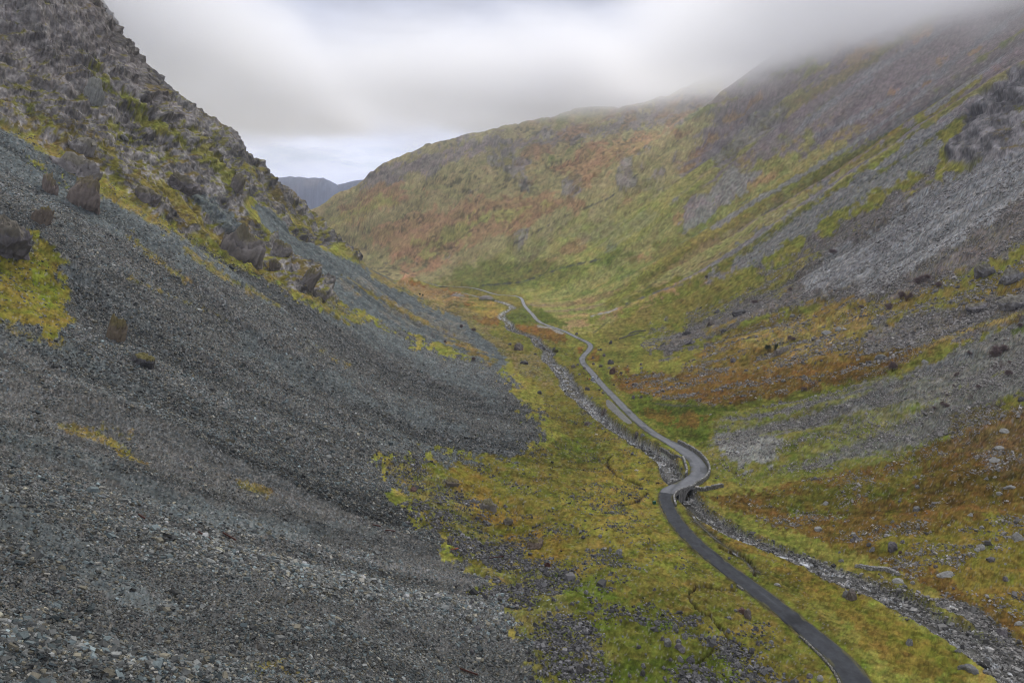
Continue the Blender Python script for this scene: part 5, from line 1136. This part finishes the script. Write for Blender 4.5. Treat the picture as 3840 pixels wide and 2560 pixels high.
# ---------------------------------------------------------------- rock outcrops on the screes and crags
def outcrop(px, py, wpx, hpx, label, tone=(.13,.118,.11), seed=0, turfy=.5, lean=0., deep=.8):
    h_ = hit(px, py)
    if h_ is None: return
    d = depth(h_); w_ = wpx*d/F0; hh = hpx*d/F0*1.02; V, F = ICO4 if wpx > 60 else ICO3; V = V.copy(); r = np.random.default_rng(seed+900)
    V = np.sign(V)*np.abs(V)**.85
    for _ in range(16):
        n = r.standard_normal(3); n[2] *= .6; n /= np.linalg.norm(n); dd = .62+.38*r.random(); e = V@n-dd; m = e > 0; V[m] -= np.outer(e[m], n)
    V[:,2] = np.clip(V[:,2], -.6, 2)
    q = V*1.0+seed*5.7; rib = 1-2*np.abs(vn3(q[:,0]*2.6, q[:,1]*2.6, q[:,2]*.55, seed+1)); rib2 = 1-2*np.abs(vn3(q[:,0]*6.5, q[:,1]*6.5, q[:,2]*1.6, seed+2)); rg = vn3(q[:,0]*1.2, q[:,1]*1.2, q[:,2]*1.4, seed+3)
    fine = vn3(q[:,0]*15, q[:,1]*15, q[:,2]*8, seed+4)
    V *= (1+.20*rib+.17*np.sign(rib2)*np.abs(rib2)**.5*.35+.26*rg+.025*fine)[:, None]; V[:,2] += .22*rib*(V[:,2] > 0)+.14*rib2*(V[:,2] > 0)+.1*rg
    V[:,0] += lean*V[:,2]*.5
    N_ = V[:,2]/np.linalg.norm(V*np.array([1,1,.6]), axis=1); tf = sstep(N_+.35*rg+.2*fine, .90, 1.10)*turfy*.8
    crev = sstep(-rib-.4*rib2, .3, 1.1)
    co_ = np.array(tone)*1.35*(1+.25*fine+.2*rib2)[:, None]; co_ = co_*(1-tf[:, None])+np.array([.15,.13,.035])*tf[:, None]
    V = V*np.array([w_*.5, w_*.5*deep, hh*.56]); me = npmesh('rock_outcrop', V, F, np.clip(co_, .02, .4), False, M_ROCK2)
    o = obj('rock_outcrop', me); jj = min(NR-2, int(np.interp(math.log(h_.y+25), Lr, np.arange(NR)))); ii = int(np.clip((h_.x/(h_.y+25))/DU+(NU-1)/2, 1, NU-2)); nb_ = Vector((NXb[jj,ii], NYb[jj,ii], 1)).normalized()
    q_ = Vector((0,0,1)).rotation_difference(nb_.lerp(Vector((0,0,1)), .45).normalized()); o.rotation_mode = 'QUATERNION'; o.rotation_quaternion = q_
    o.location = h_-nb_*hh*.10+Vector((0,0,hh*.22)); tag(o, label, 'outcrop'); return o
M_ROCK2 = mat('crag_rock', attr=True, rough=.92, spec=.05, nscale=.7, namt=.22, bump=.05, bscale=.9, obj_space=True, detail=5)
OC = [
 (D1(790,1330+0)[0], 1275, 66, 105, 'brown mossy outcrop with a black hollow poking out of the left scree', (.105,.085,.062), .6, 0),
 (537, 1368, 92, 42, 'low dark mossy outcrop on the scree just below the one with a hollow', (.06,.058,.06), .9, 0),
 (35, 950, 150, 125, 'dark crag at the left edge above the bright mossy grass', (.085,.078,.080), .3, 0),
 (925, 972, 165, 135, 'tall ribbed buttress at the end of the lower crag with scree on both sides', (.125,.112,.105), .5, .2),
 (1052, 950, 62, 48, 'small ribbed outcrop just right of the tall ribbed buttress', (.12,.11,.105), .6, 0),
 (1160, 1072, 58, 85, 'steep narrow outcrop low on the ridge between two scree runs', (.12,.108,.10), .7, .2),
 (1207, 1120, 50, 32, 'lowest rocky knob at the tip of the ridge between two scree runs', (.11,.10,.092), .7, .1),
 (1030, 1012, 48, 42, 'knobbly rock below the tall ribbed buttress on ochre turf', (.115,.10,.09), .7, 0),
 (352, 400, 70, 105, 'pale smooth-faced buttress high on the left crag beside the grass gully', (.17,.17,.16), .2, 0),
 (310, 575, 90, 60, 'grey ribbed rock step in the middle of the left crag', (.155,.145,.14), .4, 0),
 (290, 650, 140, 70, 'broad columned rock step at the foot of the left crag', (.15,.138,.132), .4, .1),
 (330, 775, 112, 115, 'brown leaning rock cluster sticking out of the upper scree', (.135,.112,.098), .5, .3),
 (188, 722, 52, 75, 'slim brown pinnacle at the top of the scree', (.13,.108,.095), .5, 0),
 (165, 835, 58, 78, 'dark rock fin with ochre moss below the slim pinnacle', (.10,.082,.066), .8, .1),
 (680, 705, 105, 52, 'row of dark rock columns midway down the left crag', (.11,.10,.10), .5, .2),
 (560, 760, 95, 50, 'dark broken rocks on the lower left crag above the turf ledge', (.11,.10,.10), .5, .1),
 (888, 725, 48, 70, 'brown buttress on the left crag near the skyline', (.12,.108,.10), .4, .1),
 (3800, 1150, 110, 38, 'pale jointed outcrop wall on the right hillside, lower of two', (.155,.148,.148), .4, 0),
 (3660, 1160, 70, 28, 'low jointed rocks continuing left of the lower outcrop wall', (.15,.14,.14), .5, 0),
 (3690, 1030, 70, 40, 'dark leaning outcrop on the right hillside, upper left of the pair', (.125,.118,.12), .4, .2),
 (3785, 1055, 76, 44, 'pale ribbed outcrop on the right hillside, upper right of the pair', (.15,.145,.145), .4, .2),
 (2922, 1328, 50, 30, 'smooth grey-brown rock hump beside two dark bushes on the right slope', (.15,.135,.12), .3, .4),
 (1697, 1818, 60, 26, 'rocky lip on the ochre ridge at the foot of the scree, upper one', (.10,.085,.07), .7, 0),
 (1832, 1905, 70, 34, 'ribbed rock band on the ochre ridge below the upper rocky lip', (.11,.10,.09), .6, 0),
 (1902, 1958, 34, 20, 'small rounded rock on the ochre ridge below the ribbed band', (.10,.088,.075), .6, 0),
 (2005, 2045, 62, 28, 'dark rocky lip at the lower end of the ochre ridge', (.095,.075,.06), .7, 0),
]
for k, (x, y, w_, h_, lab, tone, tf, ln) in enumerate(OC): outcrop(x, y, w_, h_, lab, tone, k, tf, ln)
mh = hit(1822, 1125)
if mh is not None:
    V, F = ICO3; V = V.copy(); q = V*1.5; V *= (1+.15*vn3(q[:,0], q[:,1], q[:,2], 3)+.08*vn3(q[:,0]*3, q[:,1]*3, q[:,2]*3, 4))[:, None]; V[:,2] = np.maximum(V[:,2], -.25); d = depth(mh); s = d/F0
    t_ = sstep(V[:,2]+.3*vn3(q[:,0]*2, q[:,1]*2, q[:,2]*2, 5), .1, .5); CO = np.array([.13,.135,.045])*(1-t_[:, None])+np.array([.22,.20,.18])*t_[:, None]
    o = obj('spoil_mound', npmesh('spoil_mound', V*np.array([30*s, 26*s, 17*s]), F, CO, True, M_GROUND)); o.location = mh; tag(o, 'grassy mound with a bare stony top beside the far road', 'mound')

# ---------------------------------------------------------------- bushes
M_BARK = mat('bark', (.07,.055,.05), rough=.95, spec=.03); M_TWIG = mat('twig', (.17,.125,.12), rough=.95, spec=.03); M_OLV = mat('bush_leaf', (.10,.095,.04), rough=.9, spec=.1); M_GRN = mat('gorse_leaf', (.05,.062,.03), rough=.9, spec=.1)
def bush_meshes(seed, leafy, bare=False):
    r = np.random.default_rng(seed); tv, tf = [], []; cv, cf = [], []
    def tube(a, b, r0, r1, V, F):
        d = b-a; d = d/(np.linalg.norm(d)+1e-9); u = np.cross(d, [.3,.5,.8]); u /= np.linalg.norm(u); v = np.cross(d, u); k = len(V)
        for p_, rr in ((a, r0), (b, r1)):
            for t in range(4): V.append(p_+rr*(u*math.cos(t*1.5708)+v*math.sin(t*1.5708)))
        for t in range(4): F.append((k+t, k+(t+1)%4, k+4+(t+1)%4, k+4+t))
    def grow(p, d, L_, rad, lev):
        n = 3; q = p
        for s in range(n):
            d = d+r.standard_normal(3)*.22; d[2] += .05; d /= np.linalg.norm(d); e = q+d*L_/n; tube(q, e, rad*(1-s*.22), rad*(1-(s+1)*.22), tv if lev < 2 else cv, tf if lev < 2 else cf); q = e
            if lev < 4:
                for _ in range((2 if lev else 3) if s else 0):
                    nd = d+r.standard_normal(3)*.75; nd[2] = nd[2]*.8+.15; nd /= np.linalg.norm(nd); grow(q, nd, L_*.62, rad*.55, lev+1)
            elif leafy:
                for _ in range(1):
                    c_ = q+r.standard_normal(3)*.06; a = r.standard_normal(3); b = r.standard_normal(3); a *= .026/np.linalg.norm(a); b *= .020/np.linalg.norm(b); k = len(cv); cv.extend([c_-a, c_+b, c_+a, c_-b]); cf.append((k, k+1, k+2, k+3))
    for _ in range(2 if not bare else 1): grow(np.array([0,0,-.05]), np.array([r.normal()*.25, r.normal()*.25, 1.]), .33, .020, 0)
    out = []
    al = np.array(tv+cv); sc_ = np.array([.5/np.abs(al[:,0]).max(), .5/np.abs(al[:,1]).max(), 1/al[:,2].max()])
    for nm_, V, F in (('trunk', tv, tf), ('crown', cv, cf)):
        V = np.array(V)*sc_; out.append(npmesh(nm_, V, np.array(F)))
    return out
BT = [bush_meshes(s, lf, b) for s, lf, b in ((1,1,0),(2,1,0),(3,0,0),(4,0,1),(5,1,0))]
def bush(px, py, wpx, label, kind=0, mt=None, hf=.75, group=None):
    h_ = hit(px, py)
    if h_ is None: return
    w_ = wpx*depth(h_)/F0*1.15; root = empty('tree' if kind == 3 else 'bush', h_, random.uniform(0, 6)); tag(root, label, 'tree' if kind == 3 else 'bush', group); root.scale = (w_, w_, w_*hf)
    for me, m_ in zip(BT[kind], (M_BARK, mt or M_TWIG)):
        key = me.name+(mt or M_TWIG).name; m2 = bpy.data.meshes.get(key)
        if m2 is None: m2 = me.copy(); m2.name = key; m2.materials.clear(); m2.materials.append(m_)
        obj(me.name.split('.')[0], m2, root)
BU = [
 (Q2(530,510),48,'round dark bush standing alone on the grey-green fan',0,M_TWIG,.75), (Q2(1960,280),74,'wide purple-brown thicket high on the grey-green fan',1,M_TWIG,.5), (Q2(2000,490),36,'dark thin bush below the wide thicket near the right edge',2,M_TWIG,.95),
 (Q2(2125,585),28,'small dark bush right of and below the thin bush near the right edge',0,M_TWIG,.9), (Q2(1240,1010),36,'low dark bush beside a green patch on the fan',1,M_TWIG,.6), (Q2(1100,1028),20,'tiny brown bush touching the left of the low dark bush',0,M_TWIG,.5),
 (Q2(1620,925),36,'small bare tree with a leaning trunk on a bright green patch',3,M_TWIG,1.0), (Q2(1995,1020),42,'bare twiggy bush at the corner of the bracken near the right edge',2,M_TWIG,.9), (Q2(1712,750),18,'small round dark bush midway up the fan',0,M_TWIG,.8),
 (Q2(1372,728),14,'tiny purple bush above the low dark bush on the fan',1,M_TWIG,.7), (Q2(1282,855),12,'tiny dark bush between two others on the middle of the fan',0,M_TWIG,.8), (Q2(1410,580),18,'dark bush in the stony gully of the fan',1,M_TWIG,.9), (Q2(1580,280),20,'low dark bush under the straw-coloured stripe',1,M_TWIG,.6), (Q2(2135,415),20,'low reddish bush below the wide thicket',0,M_TWIG,.6),
 (Q1(1170,240),28,'dark green bush left of the smooth rock hump',0,M_GRN,.9), (Q1(1270,215),18,'narrow dark green bush touching the smooth rock hump',1,M_GRN,1.2), (Q1(1500,105),40,'purple-brown thicket on the tan slope above the rock hump',1,M_TWIG,.5), (Q1(1795,725),30,'small bare tree on the edge where bracken meets the grey fan',3,M_TWIG,.8), (Q1(1650,785),26,'low reddish-brown bush left of the small bare tree',0,M_TWIG,.6),
 (C6(1490,495),38,'dark thicket on the boulder slope, largest of three close together',0,M_TWIG,.8), (C6(1552,500),32,'dark bush right of the largest thicket on the boulder slope',1,M_TWIG,.9), (C6(1640,375),58,'broad purple-brown thicket under the broad grey scree',1,M_TWIG,.5), (C6(1752,415),36,'purple-brown bush right of the broad thicket',0,M_TWIG,.6), (C6(1400,560),40,'low brown bush below the largest thicket',1,M_TWIG,.5), (C6(1030,190),34,'dark bush at the left edge of the long grey scree',0,M_TWIG,.6), (C6(495,530),28,'dark bush among the boulders of the rocky brow',0,M_TWIG,.6), (C6(735,440),24,'dark bush at the tip of the broad grey scree',0,M_TWIG,.6),
 (C6(2305,640),42,'dark bush at the right edge below the jointed outcrop wall',2,M_TWIG,.8), (C6(1225,560),24,'dark low bush on the tan slope beside stones',0,M_TWIG,.6), (C6(160,355),14,'lone small bush on the green-striped hillside',0,M_TWIG,.9), (C6(2300,690-0),22,'small dark bush under the straw stripe at the right edge',0,M_TWIG,.8),
 (zoomp(1500,1040,4.704,[(1085,905)])[0],18,'dark bush on a thin trunk at the foot of the far scree',0,M_TWIG,1.), (zoomp(1500,1040,4.704,[(1290,960)])[0],24,'round brown bush right of the thin-trunked one at the scree foot',0,M_TWIG,.6), (zoomp(1500,1040,4.704,[(570,1065)])[0],22,'bare bush on the stony strip high on the far scree',2,M_TWIG,.9), (zoomp(1500,1040,4.704,[(800,1160)])[0],13,'small red-brown bush on the stony strip of the far scree',0,M_TWIG,.9), (zoomp(1500,1040,4.704,[(1305,1475)])[0],18,'small red-brown bush at the tip of the blue-grey scree',0,M_TWIG,.9),
 (zoomp(1840,1060,5.113,[(1240,1365)])[0],25,'round olive bush beside the stream among dark boulders',0,M_OLV,.7), (zoomp(1500,1040,4.704,[(350,315)])[0],11,'grey-green bush on the far hillside foot, left of two',0,M_GRN,.8), (zoomp(1500,1040,4.704,[(405,335)])[0],9,'dark bush on the far hillside foot, right of two',0,M_GRN,1.),
]
for p, w_, lab, kd, mt, hf in BU: bush(p[0], p[1], w_, lab, kd, mt, hf)

# ---------------------------------------------------------------- car
def loft(name, secs, mt, parent, closed=True):
    """secs: list of (y, [(x,z)...]) half-profile rings mirrored"""
    V, F = [], []; k = len(secs[0][1])*2
    for y, pr in secs:
        for x, z in pr: V.append((x, y, z))
        for x, z in reversed(pr): V.append((-x, y, z))
    for i in range(len(secs)-1):
        for j in range(k): F.append((i*k+j, i*k+(j+1)%k, (i+1)*k+(j+1)%k, (i+1)*k+j))
    F.append(tuple(range(k))[::-1]); F.append(tuple(range((len(secs)-1)*k, len(secs)*k)))
    me = bpy.data.meshes.new(name); me.from_pydata(V, [], F); me.materials.append(mt); o = obj(name, me, parent); b = o.modifiers.new('b', 'BEVEL'); b.width = .04; b.segments = 2; return o
ch = hit(*A4(803,1080)); ck = int(np.hypot(roadw[:,0]-ch.x, roadw[:,1]-ch.y).argmin()); tg = tangents(roadw)[ck]; n_ = np.array([tg[1], -tg[0]]); side = np.sign((ch.x-roadw[ck][0])*n_[0]+(ch.y-roadw[ck][1])*n_[1])
cp = roadw[ck]+n_*side*(roadwidth(roadw[ck:ck+1])[0]/2+.75)
car = empty('parked_car', (cp[0], cp[1], max(HL(*cp), rz_vis[ck]-.1)+.16), math.atan2(tg[1], tg[0])-math.pi/2); tag(car, 'small silver-blue hatchback parked on the left of the road', 'car')
M_PAINT = mat('car_paint', (.36,.44,.56), rough=.28, spec=.6, metal=.35); M_GLASS = mat('car_glass', (.012,.014,.018), rough=.06, spec=.8); M_TYRE = mat('tyre', (.02,.02,.02), rough=.9); M_RIM = mat('rim', (.35,.35,.37), rough=.35, metal=.7)
M_TAIL = mat('tail_lamp', (.35,.015,.012), rough=.3); M_PLATE = mat('plate_yellow', (.75,.52,.04), rough=.5); M_PLW = mat('headlamp', (.75,.78,.8), rough=.15)
b0 = [(.80,.30),(.86,.45),(.86,.80),(.80,.92)]
loft('body', [(-2.0,[(.70,.32),(.76,.50),(.74,.80),(.66,.90)]),(-1.85,b0),(-.9,b0),(.8,b0),(1.75,[(.80,.30),(.84,.45),(.82,.68),(.74,.78)]),(2.0,[(.66,.34),(.70,.46),(.68,.60),(.60,.66)])], M_PAINT, car)
loft('cabin', [(-1.9,[(.70,.88),(.70,.90),(.60,.95)]),(-1.45,[(.74,.90),(.64,1.40),(.54,1.43)]),(-.2,[(.76,.90),(.66,1.46),(.56,1.49)]),(.45,[(.76,.90),(.64,1.38),(.54,1.41)]),(1.15,[(.72,.80),(.70,.84),(.60,.86)])], M_GLASS, car)
boxat('roof', M_PAINT, car, 0, -.5, 1.47, 1.14, 1.7, .06, bev=.02)
for sx in (-1, 1):
    for y_ in (-1.25, 1.28):
        import bmesh
        bm = bmesh.new(); bmesh.ops.create_cone(bm, cap_ends=True, segments=20, radius1=.31, radius2=.31, depth=.2, matrix=Matrix.Rotation(math.pi/2, 4, 'Y')); me = bpy.data.meshes.new('wheel'); bm.to_mesh(me); bm.free(); me.materials.append(M_TYRE); wh = obj('wheel', me, car); wh.location = (sx*.76, y_, .31-.16)
        bm = bmesh.new(); bmesh.ops.create_cone(bm, cap_ends=True, segments=16, radius1=.19, radius2=.17, depth=.22, matrix=Matrix.Rotation(math.pi/2, 4, 'Y')); me = bpy.data.meshes.new('rim'); bm.to_mesh(me); bm.free(); me.materials.append(M_RIM); obj('rim', me, wh)
    boxat('tail_light', M_TAIL, car, sx*.66, -1.95, .78, .16, .12, .26, bev=.02); boxat('headlight', M_PLW, car, sx*.58, 1.93, .58, .24, .12, .14, bev=.02); boxat('mirror', M_PAINT, car, sx*.92, .55, .95, .16, .12, .12, bev=.02)
boxat('number_plate', M_PLATE, car, 0, -2.01, .52, .5, .03, .11); boxat('bumper', M_PAINT, car, 0, -1.98, .38, 1.4, .14, .2, bev=.04)

# ---------------------------------------------------------------- people
M_SKIN = mat('skin', (.42,.27,.20), rough=.6)
def skinned(name, pts, edges, mt, parent, sub=1):
    import bmesh
    me = bpy.data.meshes.new(name); bm = bmesh.new(); sl_ = bm.verts.layers.skin.verify(); vs = [bm.verts.new(p[:3]) for p in pts]
    for v, p in zip(vs, pts): v[sl_].radius = (p[3], p[4] if len(p) > 4 else p[3])
    vs[0][sl_].use_root = True
    for a, b in edges: bm.edges.new((vs[a], vs[b]))
    bm.to_mesh(me); bm.free(); me.materials.append(mt); o = obj(name, me, parent); o.modifiers.new('skin', 'SKIN'); m2 = o.modifiers.new('sub', 'SUBSURF'); m2.levels = m2.render_levels = sub; return o
def person(px, py, label, coat, trs, hair=(.05,.035,.025), rz=0., stride=.15, arm=.2):
    h_ = hit(px, py); k = int(np.hypot(roadw[:,0]-h_.x, roadw[:,1]-h_.y).argmin()); on = np.hypot(*(roadw[k]-np.array(h_[:2]))) < roadwidth(roadw[k:k+1])[0]/2
    root = empty('person', (h_.x, h_.y, rz_vis[k]+.1 if on else h_.z+.05), rz); tag(root, label, 'person'); s = stride
    P_ = [(0,0,.95,.15,.11),(0,0,1.15,.14,.10),(0,0,1.36,.17,.11),(0,0,1.48,.07),(0,.02,1.56,.06),(0,.03,1.66,.10,.11),(0,.02,1.74,.085)]; E = [(0,1),(1,2),(2,3),(3,4),(4,5),(5,6)]
    for sx in (-1, 1):
        b = len(P_); P_ += [(sx*.09,0,.90,.10),(sx*.10,s*sx*.6,.50,.065),(sx*.10,s*sx-.02,.09,.045),(sx*.10,s*sx+.13,.04,.04,.035)]; E += [(0,b),(b,b+1),(b+1,b+2),(b+2,b+3)]
        b = len(P_); P_ += [(sx*.19,0,1.40,.06),(sx*.25,-.03,1.13,.045),(sx*.24,arm,.92,.034),(sx*.24,arm+.06,.86,.03,.018)]; E += [(2,b),(b,b+1),(b+1,b+2),(b+2,b+3)]
        for f, (dx, L_) in enumerate(((-.024,.075),(-.008,.09),(.008,.085),(.022,.065))):
            c_ = len(P_); P_ += [(sx*.24+dx,arm+.10,.83,.009),(sx*.24+dx,arm+.10+L_*.5,.80-L_*.3,.008)]; E += [(b+3,c_),(c_,c_+1)]
        c_ = len(P_); P_ += [(sx*.205,arm+.10,.86,.010),(sx*.195,arm+.13,.84,.009)]; E += [(b+3,c_),(c_,c_+1)]
    skinned('body', P_, E, M_SKIN, root, 1)
    ct = [(0,0,.86,.17,.13),(0,0,1.10,.165,.125),(0,0,1.37,.19,.135),(0,0,1.47,.10,.09)]; ce = [(0,1),(1,2),(2,3)]
    for sx in (-1, 1): b = len(ct); ct += [(sx*.20,0,1.40,.078),(sx*.26,-.03,1.13,.062),(sx*.245,arm-.02,.95,.05)]; ce += [(2,b),(b,b+1),(b+1,b+2)]
    skinned('coat', ct, ce, mat('cloth_%s' % label[:14], coat, rough=.9), root)
    tt = [(0,0,.93,.16,.125)]; te = []
    for sx in (-1, 1): b = len(tt); tt += [(sx*.09,0,.86,.115),(sx*.10,s*sx*.6,.50,.082),(sx*.10,s*sx-.02,.12,.065)]; te += [(0,b),(b,b+1),(b+1,b+2)]
    skinned('trousers', tt, te, mat('trs_%s' % label[:14], trs, rough=.9), root)
    skinned('hair', [(0,.0,1.70,.10),(0,-.01,1.76,.09),(0,-.06,1.68,.07)], [(0,1),(0,2)], mat('hair', hair, rough=.8), root)
    import bmesh
    for sx in (-1, 1):
        bm = bmesh.new(); bmesh.ops.create_uvsphere(bm, u_segments=8, v_segments=6, radius=.012); me = bpy.data.meshes.new('eye'); bm.to_mesh(me); bm.free(); me.materials.append(mat('eye', (.02,.02,.02))); o = obj('eye', me, root); o.location = (sx*.034, .135, 1.66)
    skinned('nose', [(0,.12,1.65,.014),(0,.15,1.625,.014)], [(0,1)], M_SKIN, root)
    return root
person(*A4(728,1083), 'person in a grey jacket standing on the grass left of the parked car', (.16,.17,.19), (.04,.04,.05), rz=-.8)
person(*A4(952,1078), 'person in black walking on the right edge of the road beside the parked car', (.02,.02,.025), (.02,.02,.03), rz=.1)
person(*A4(643,965), 'person in dark clothes standing on the grass between the stream and the road', (.035,.03,.035), (.03,.03,.045), rz=1.9)
bp = hit(*A4(768,1072)); bag = empty('bag', bp); tag(bag, 'small red bag on the ground beside the parked car', 'bag'); M_RED = mat('red_cloth', (.55,.04,.025), rough=.8)
boxat('bag_body', M_RED, bag, 0, 0, .22, .5, .3, .4, bev=.08, taper=.8); skinned('handle', [(-.15,0,.4,.02),(-.1,0,.52,.02),(.1,0,.52,.02),(.15,0,.4,.02)], [(0,1),(1,2),(2,3)], M_RED, bag)

# ---------------------------------------------------------------- sheep
M_WOOL = mat('wool', (.55,.50,.43), rough=.98, spec=.05, nscale=14, namt=.2, bump=.04, bscale=16, obj_space=True); M_DWOOL = mat('dark_wool', (.045,.036,.032), rough=.98, spec=.05)
def sheep(px, py, label, mt, rz, graze=True):
    h_ = hit(px, py); root = empty('sheep', (h_.x, h_.y, h_.z+.02), rz); tag(root, label, 'sheep')
    P_ = [(0,-.35,.62,.24,.25),(0,0,.60,.25,.28),(0,.32,.62,.20,.24),(0,.50,.66,.11,.13)]; E = [(0,1),(1,2),(2,3)]
    hz_ = (.66,.38,.16) if graze else (.62,.92,.95)
    P_ += [(0,hz_[0],hz_[1]+.1,.09),(0,hz_[0]+.10,hz_[1],.085,.09),(0,hz_[0]+.22,hz_[1]-.10,.05)]; E += [(3,4),(4,5),(5,6)]
    for sx in (-1, 1):
        b = len(P_); P_ += [(sx*.12,.30,.42,.075),(sx*.12,.30,.22,.04),(sx*.12,.32,.03,.035)]; E += [(2,b),(b,b+1),(b+1,b+2)]
        b = len(P_); P_ += [(sx*.13,-.34,.44,.09),(sx*.13,-.28,.34,.06),(sx*.13,-.38,.22,.035),(sx*.13,-.34,.03,.035)]; E += [(0,b),(b,b+1),(b+1,b+2),(b+2,b+3)]
        b = len(P_); P_ += [(sx*.12,hz_[0]+.06,hz_[1]+.06,.022)]; E += [(5,b)]
    b = len(P_); P_ += [(0,-.62,.62,.05),(0,-.68,.48,.03)]; E += [(0,b),(b,b+1)]
    skinned('body', P_, E, mt, root, 1); return root
sheep(2614, 1830, 'white sheep grazing on the green turf below the outer parapet wall', M_WOOL, -1.7)
sheep(*Z5([(355,892)])[0], 'black sheep grazing on the grass left of the stream above the bridge', M_DWOOL, -1.4)
sheep(*Z5([(55,1182)])[0], 'black sheep on the orange grass left of the dark hairpin', M_DWOOL, -1.2)
sheep(*Z5([(32,695)])[0], 'white sheep on the grass bank well left of the stream', M_WOOL, 1.2)
sheep(*A4(1415,800), 'white sheep between stones right of the pointed dark boulder', M_WOOL, .4)
sheep(*A4(1295,745), 'black sheep on the bright turf beside the pointed dark boulder', M_DWOOL, 1.)
sheep(*C5(1745,1428), 'pale sheep on the meadow left of the stream above the hairpin', M_WOOL, 1.5)

# ---------------------------------------------------------------- odds and ends
gp = hit(*Z5([(302,1192)])[0]); gb = empty('grit_bin', (gp.x, gp.y, gp.z), .4); tag(gb, 'dark green grit bin on the verge left of the dark hairpin', 'bin'); M_BIN = mat('green_plastic', (.015,.085,.05), rough=.5)
boxat('bin_body', M_BIN, gb, 0, 0, .38, .85, .6, .76, bev=.05, taper=1.08); ld = boxat('lid', M_BIN, gb, 0, .02, .84, .95, .7, .16, bev=.05, taper=.85); boxat('hinge', mat('dull_red', (.4,.03,.02)), ld, 0, .3, .05, .2, .06, .06)
M_RUST = mat('rust', (.17,.045,.022), rough=.9, nscale=8, namt=.3); M_RUSTD = mat('dark_rust', (.07,.028,.020), rough=.9)
def bar(name, a, b, r, mt, parent):
    return skinned(name, [(*a, r), (*[(x+y)/2 for x, y in zip(a, b)], r), (*b, r)], [(0,1),(1,2)], mt, parent, 1)
sp_ = hit(*B2(760,668)); sf = empty('scrap_metal', (sp_.x, sp_.y, sp_.z+.05), .3); tag(sf, 'tangled bright rust-red metal frame lying on the scree', 'scrap metal')
for a, b in (((-1.6,0,.1),(1.2,.1,.35)),((-1.2,.4,.3),(1.3,.5,.1)),((-1.6,0,.1),(-1.2,.4,.3)),((1.2,.1,.35),(1.3,.5,.1)),((0,0,.2),(.1,.5,.5)),((-.8,0,.1),(.4,.5,.6)),((-3.0,-.3,.25),(-1.5,0,.15))): bar('bar', a, b, .045, M_RUST, sf)
boxat('plate', M_RUST, sf, .9, .3, .3, .7, .5, .05, rz=.4)
sp_ = hit(*B2(1410,775)); sb_ = empty('scrap_metal', (sp_.x, sp_.y, sp_.z), .6); tag(sb_, 'small dark red rusty metal box lying among stones on the turf', 'scrap metal')
for a in ((-.4,0,.35,.06,.8,.7),(.4,0,.35,.06,.8,.7),(0,-.4,.35,.8,.06,.7),(0,.4,.35,.8,.06,.7)): boxat('side_panel', M_RUSTD, sb_, *a)
boxat('base_panel', M_RUSTD, sb_, 0, 0, .05, .8, .8, .06)
RL = [(B2(1010,722),B2(1108,709),'long thin rusty rail lying across the green turf'),(B2(210,492),B2(270,506),'dark rusty rail lying on the left part of the coarse scree'),(B2(300,530),B2(368,538),'second dark rail lying just below another on the coarse scree'),
]
def rail(p0, p1, lab, mt=M_RUSTD, r=.06):
    a, b = hit(*p0), hit(*p1); m = (a+b)/2; root = obj('iron_rail', bpy.data.meshes.new('iron_rail')); d = b-a; L_ = d.length; me = root.data
    pr = [(-.06,0),(.06,0),(.06,.02),(.015,.03),(.015,.10),(.04,.11),(.04,.14),(-.04,.14),(-.04,.11),(-.015,.10),(-.015,.03),(-.06,.02)]; k = len(pr)
    V = [(x*1.3, s*L_/2, z*1.3) for s in (-1, 1) for x, z in pr]; F = [(i, (i+1)%k, k+(i+1)%k, k+i) for i in range(k)]+[tuple(range(k))[::-1], tuple(range(k, 2*k))]; me.from_pydata(V, [], F); me.materials.append(mt)
    root.rotation_mode = 'QUATERNION'; root.rotation_quaternion = d.to_track_quat('Y', 'Z'); root.location = m+Vector((0,0,.18)); tag(root, lab, 'rail')
for a, b, l in RL[:3]: rail(a, b, l)
for (x0,y0,x1,y1,l) in ((520,1935,545,1950,'short reddish rail on the dark boulder band of the left scree'),(745,2000,790,2025,'rusty rail lying near a scrap of white litter on the scree'),(835,2002,885,2030,'longest reddish rail on the lower scree right of the white litter'),(1720,2510,1790,2535,'thin grey pole lying on the boulders at the bottom edge')): rail((x0,y0),(x1,y1),l)
wp = hit(711,1953); wt = obj('plastic_litter', boulder_mesh(5, base=ico(2), tone=(.75,.75,.78), lichen=0, name='plastic_litter')); wt.scale = (.5,.4,.3); wt.location = wp; tag(wt, 'crumpled scrap of white plastic caught among the scree stones', 'litter')
wp = hit(72,1720); bd = boxat('board', mat('pale_board', (.42,.42,.44), rough=.6), None, wp.x, wp.y, wp.z+.25, .30, .05, .85, rz=.3, bev=.01); bd.rotation_euler = (.5,.2,.3); tag(bd, 'pale grey metal sheet propped on the scree near the left edge', 'sheet')
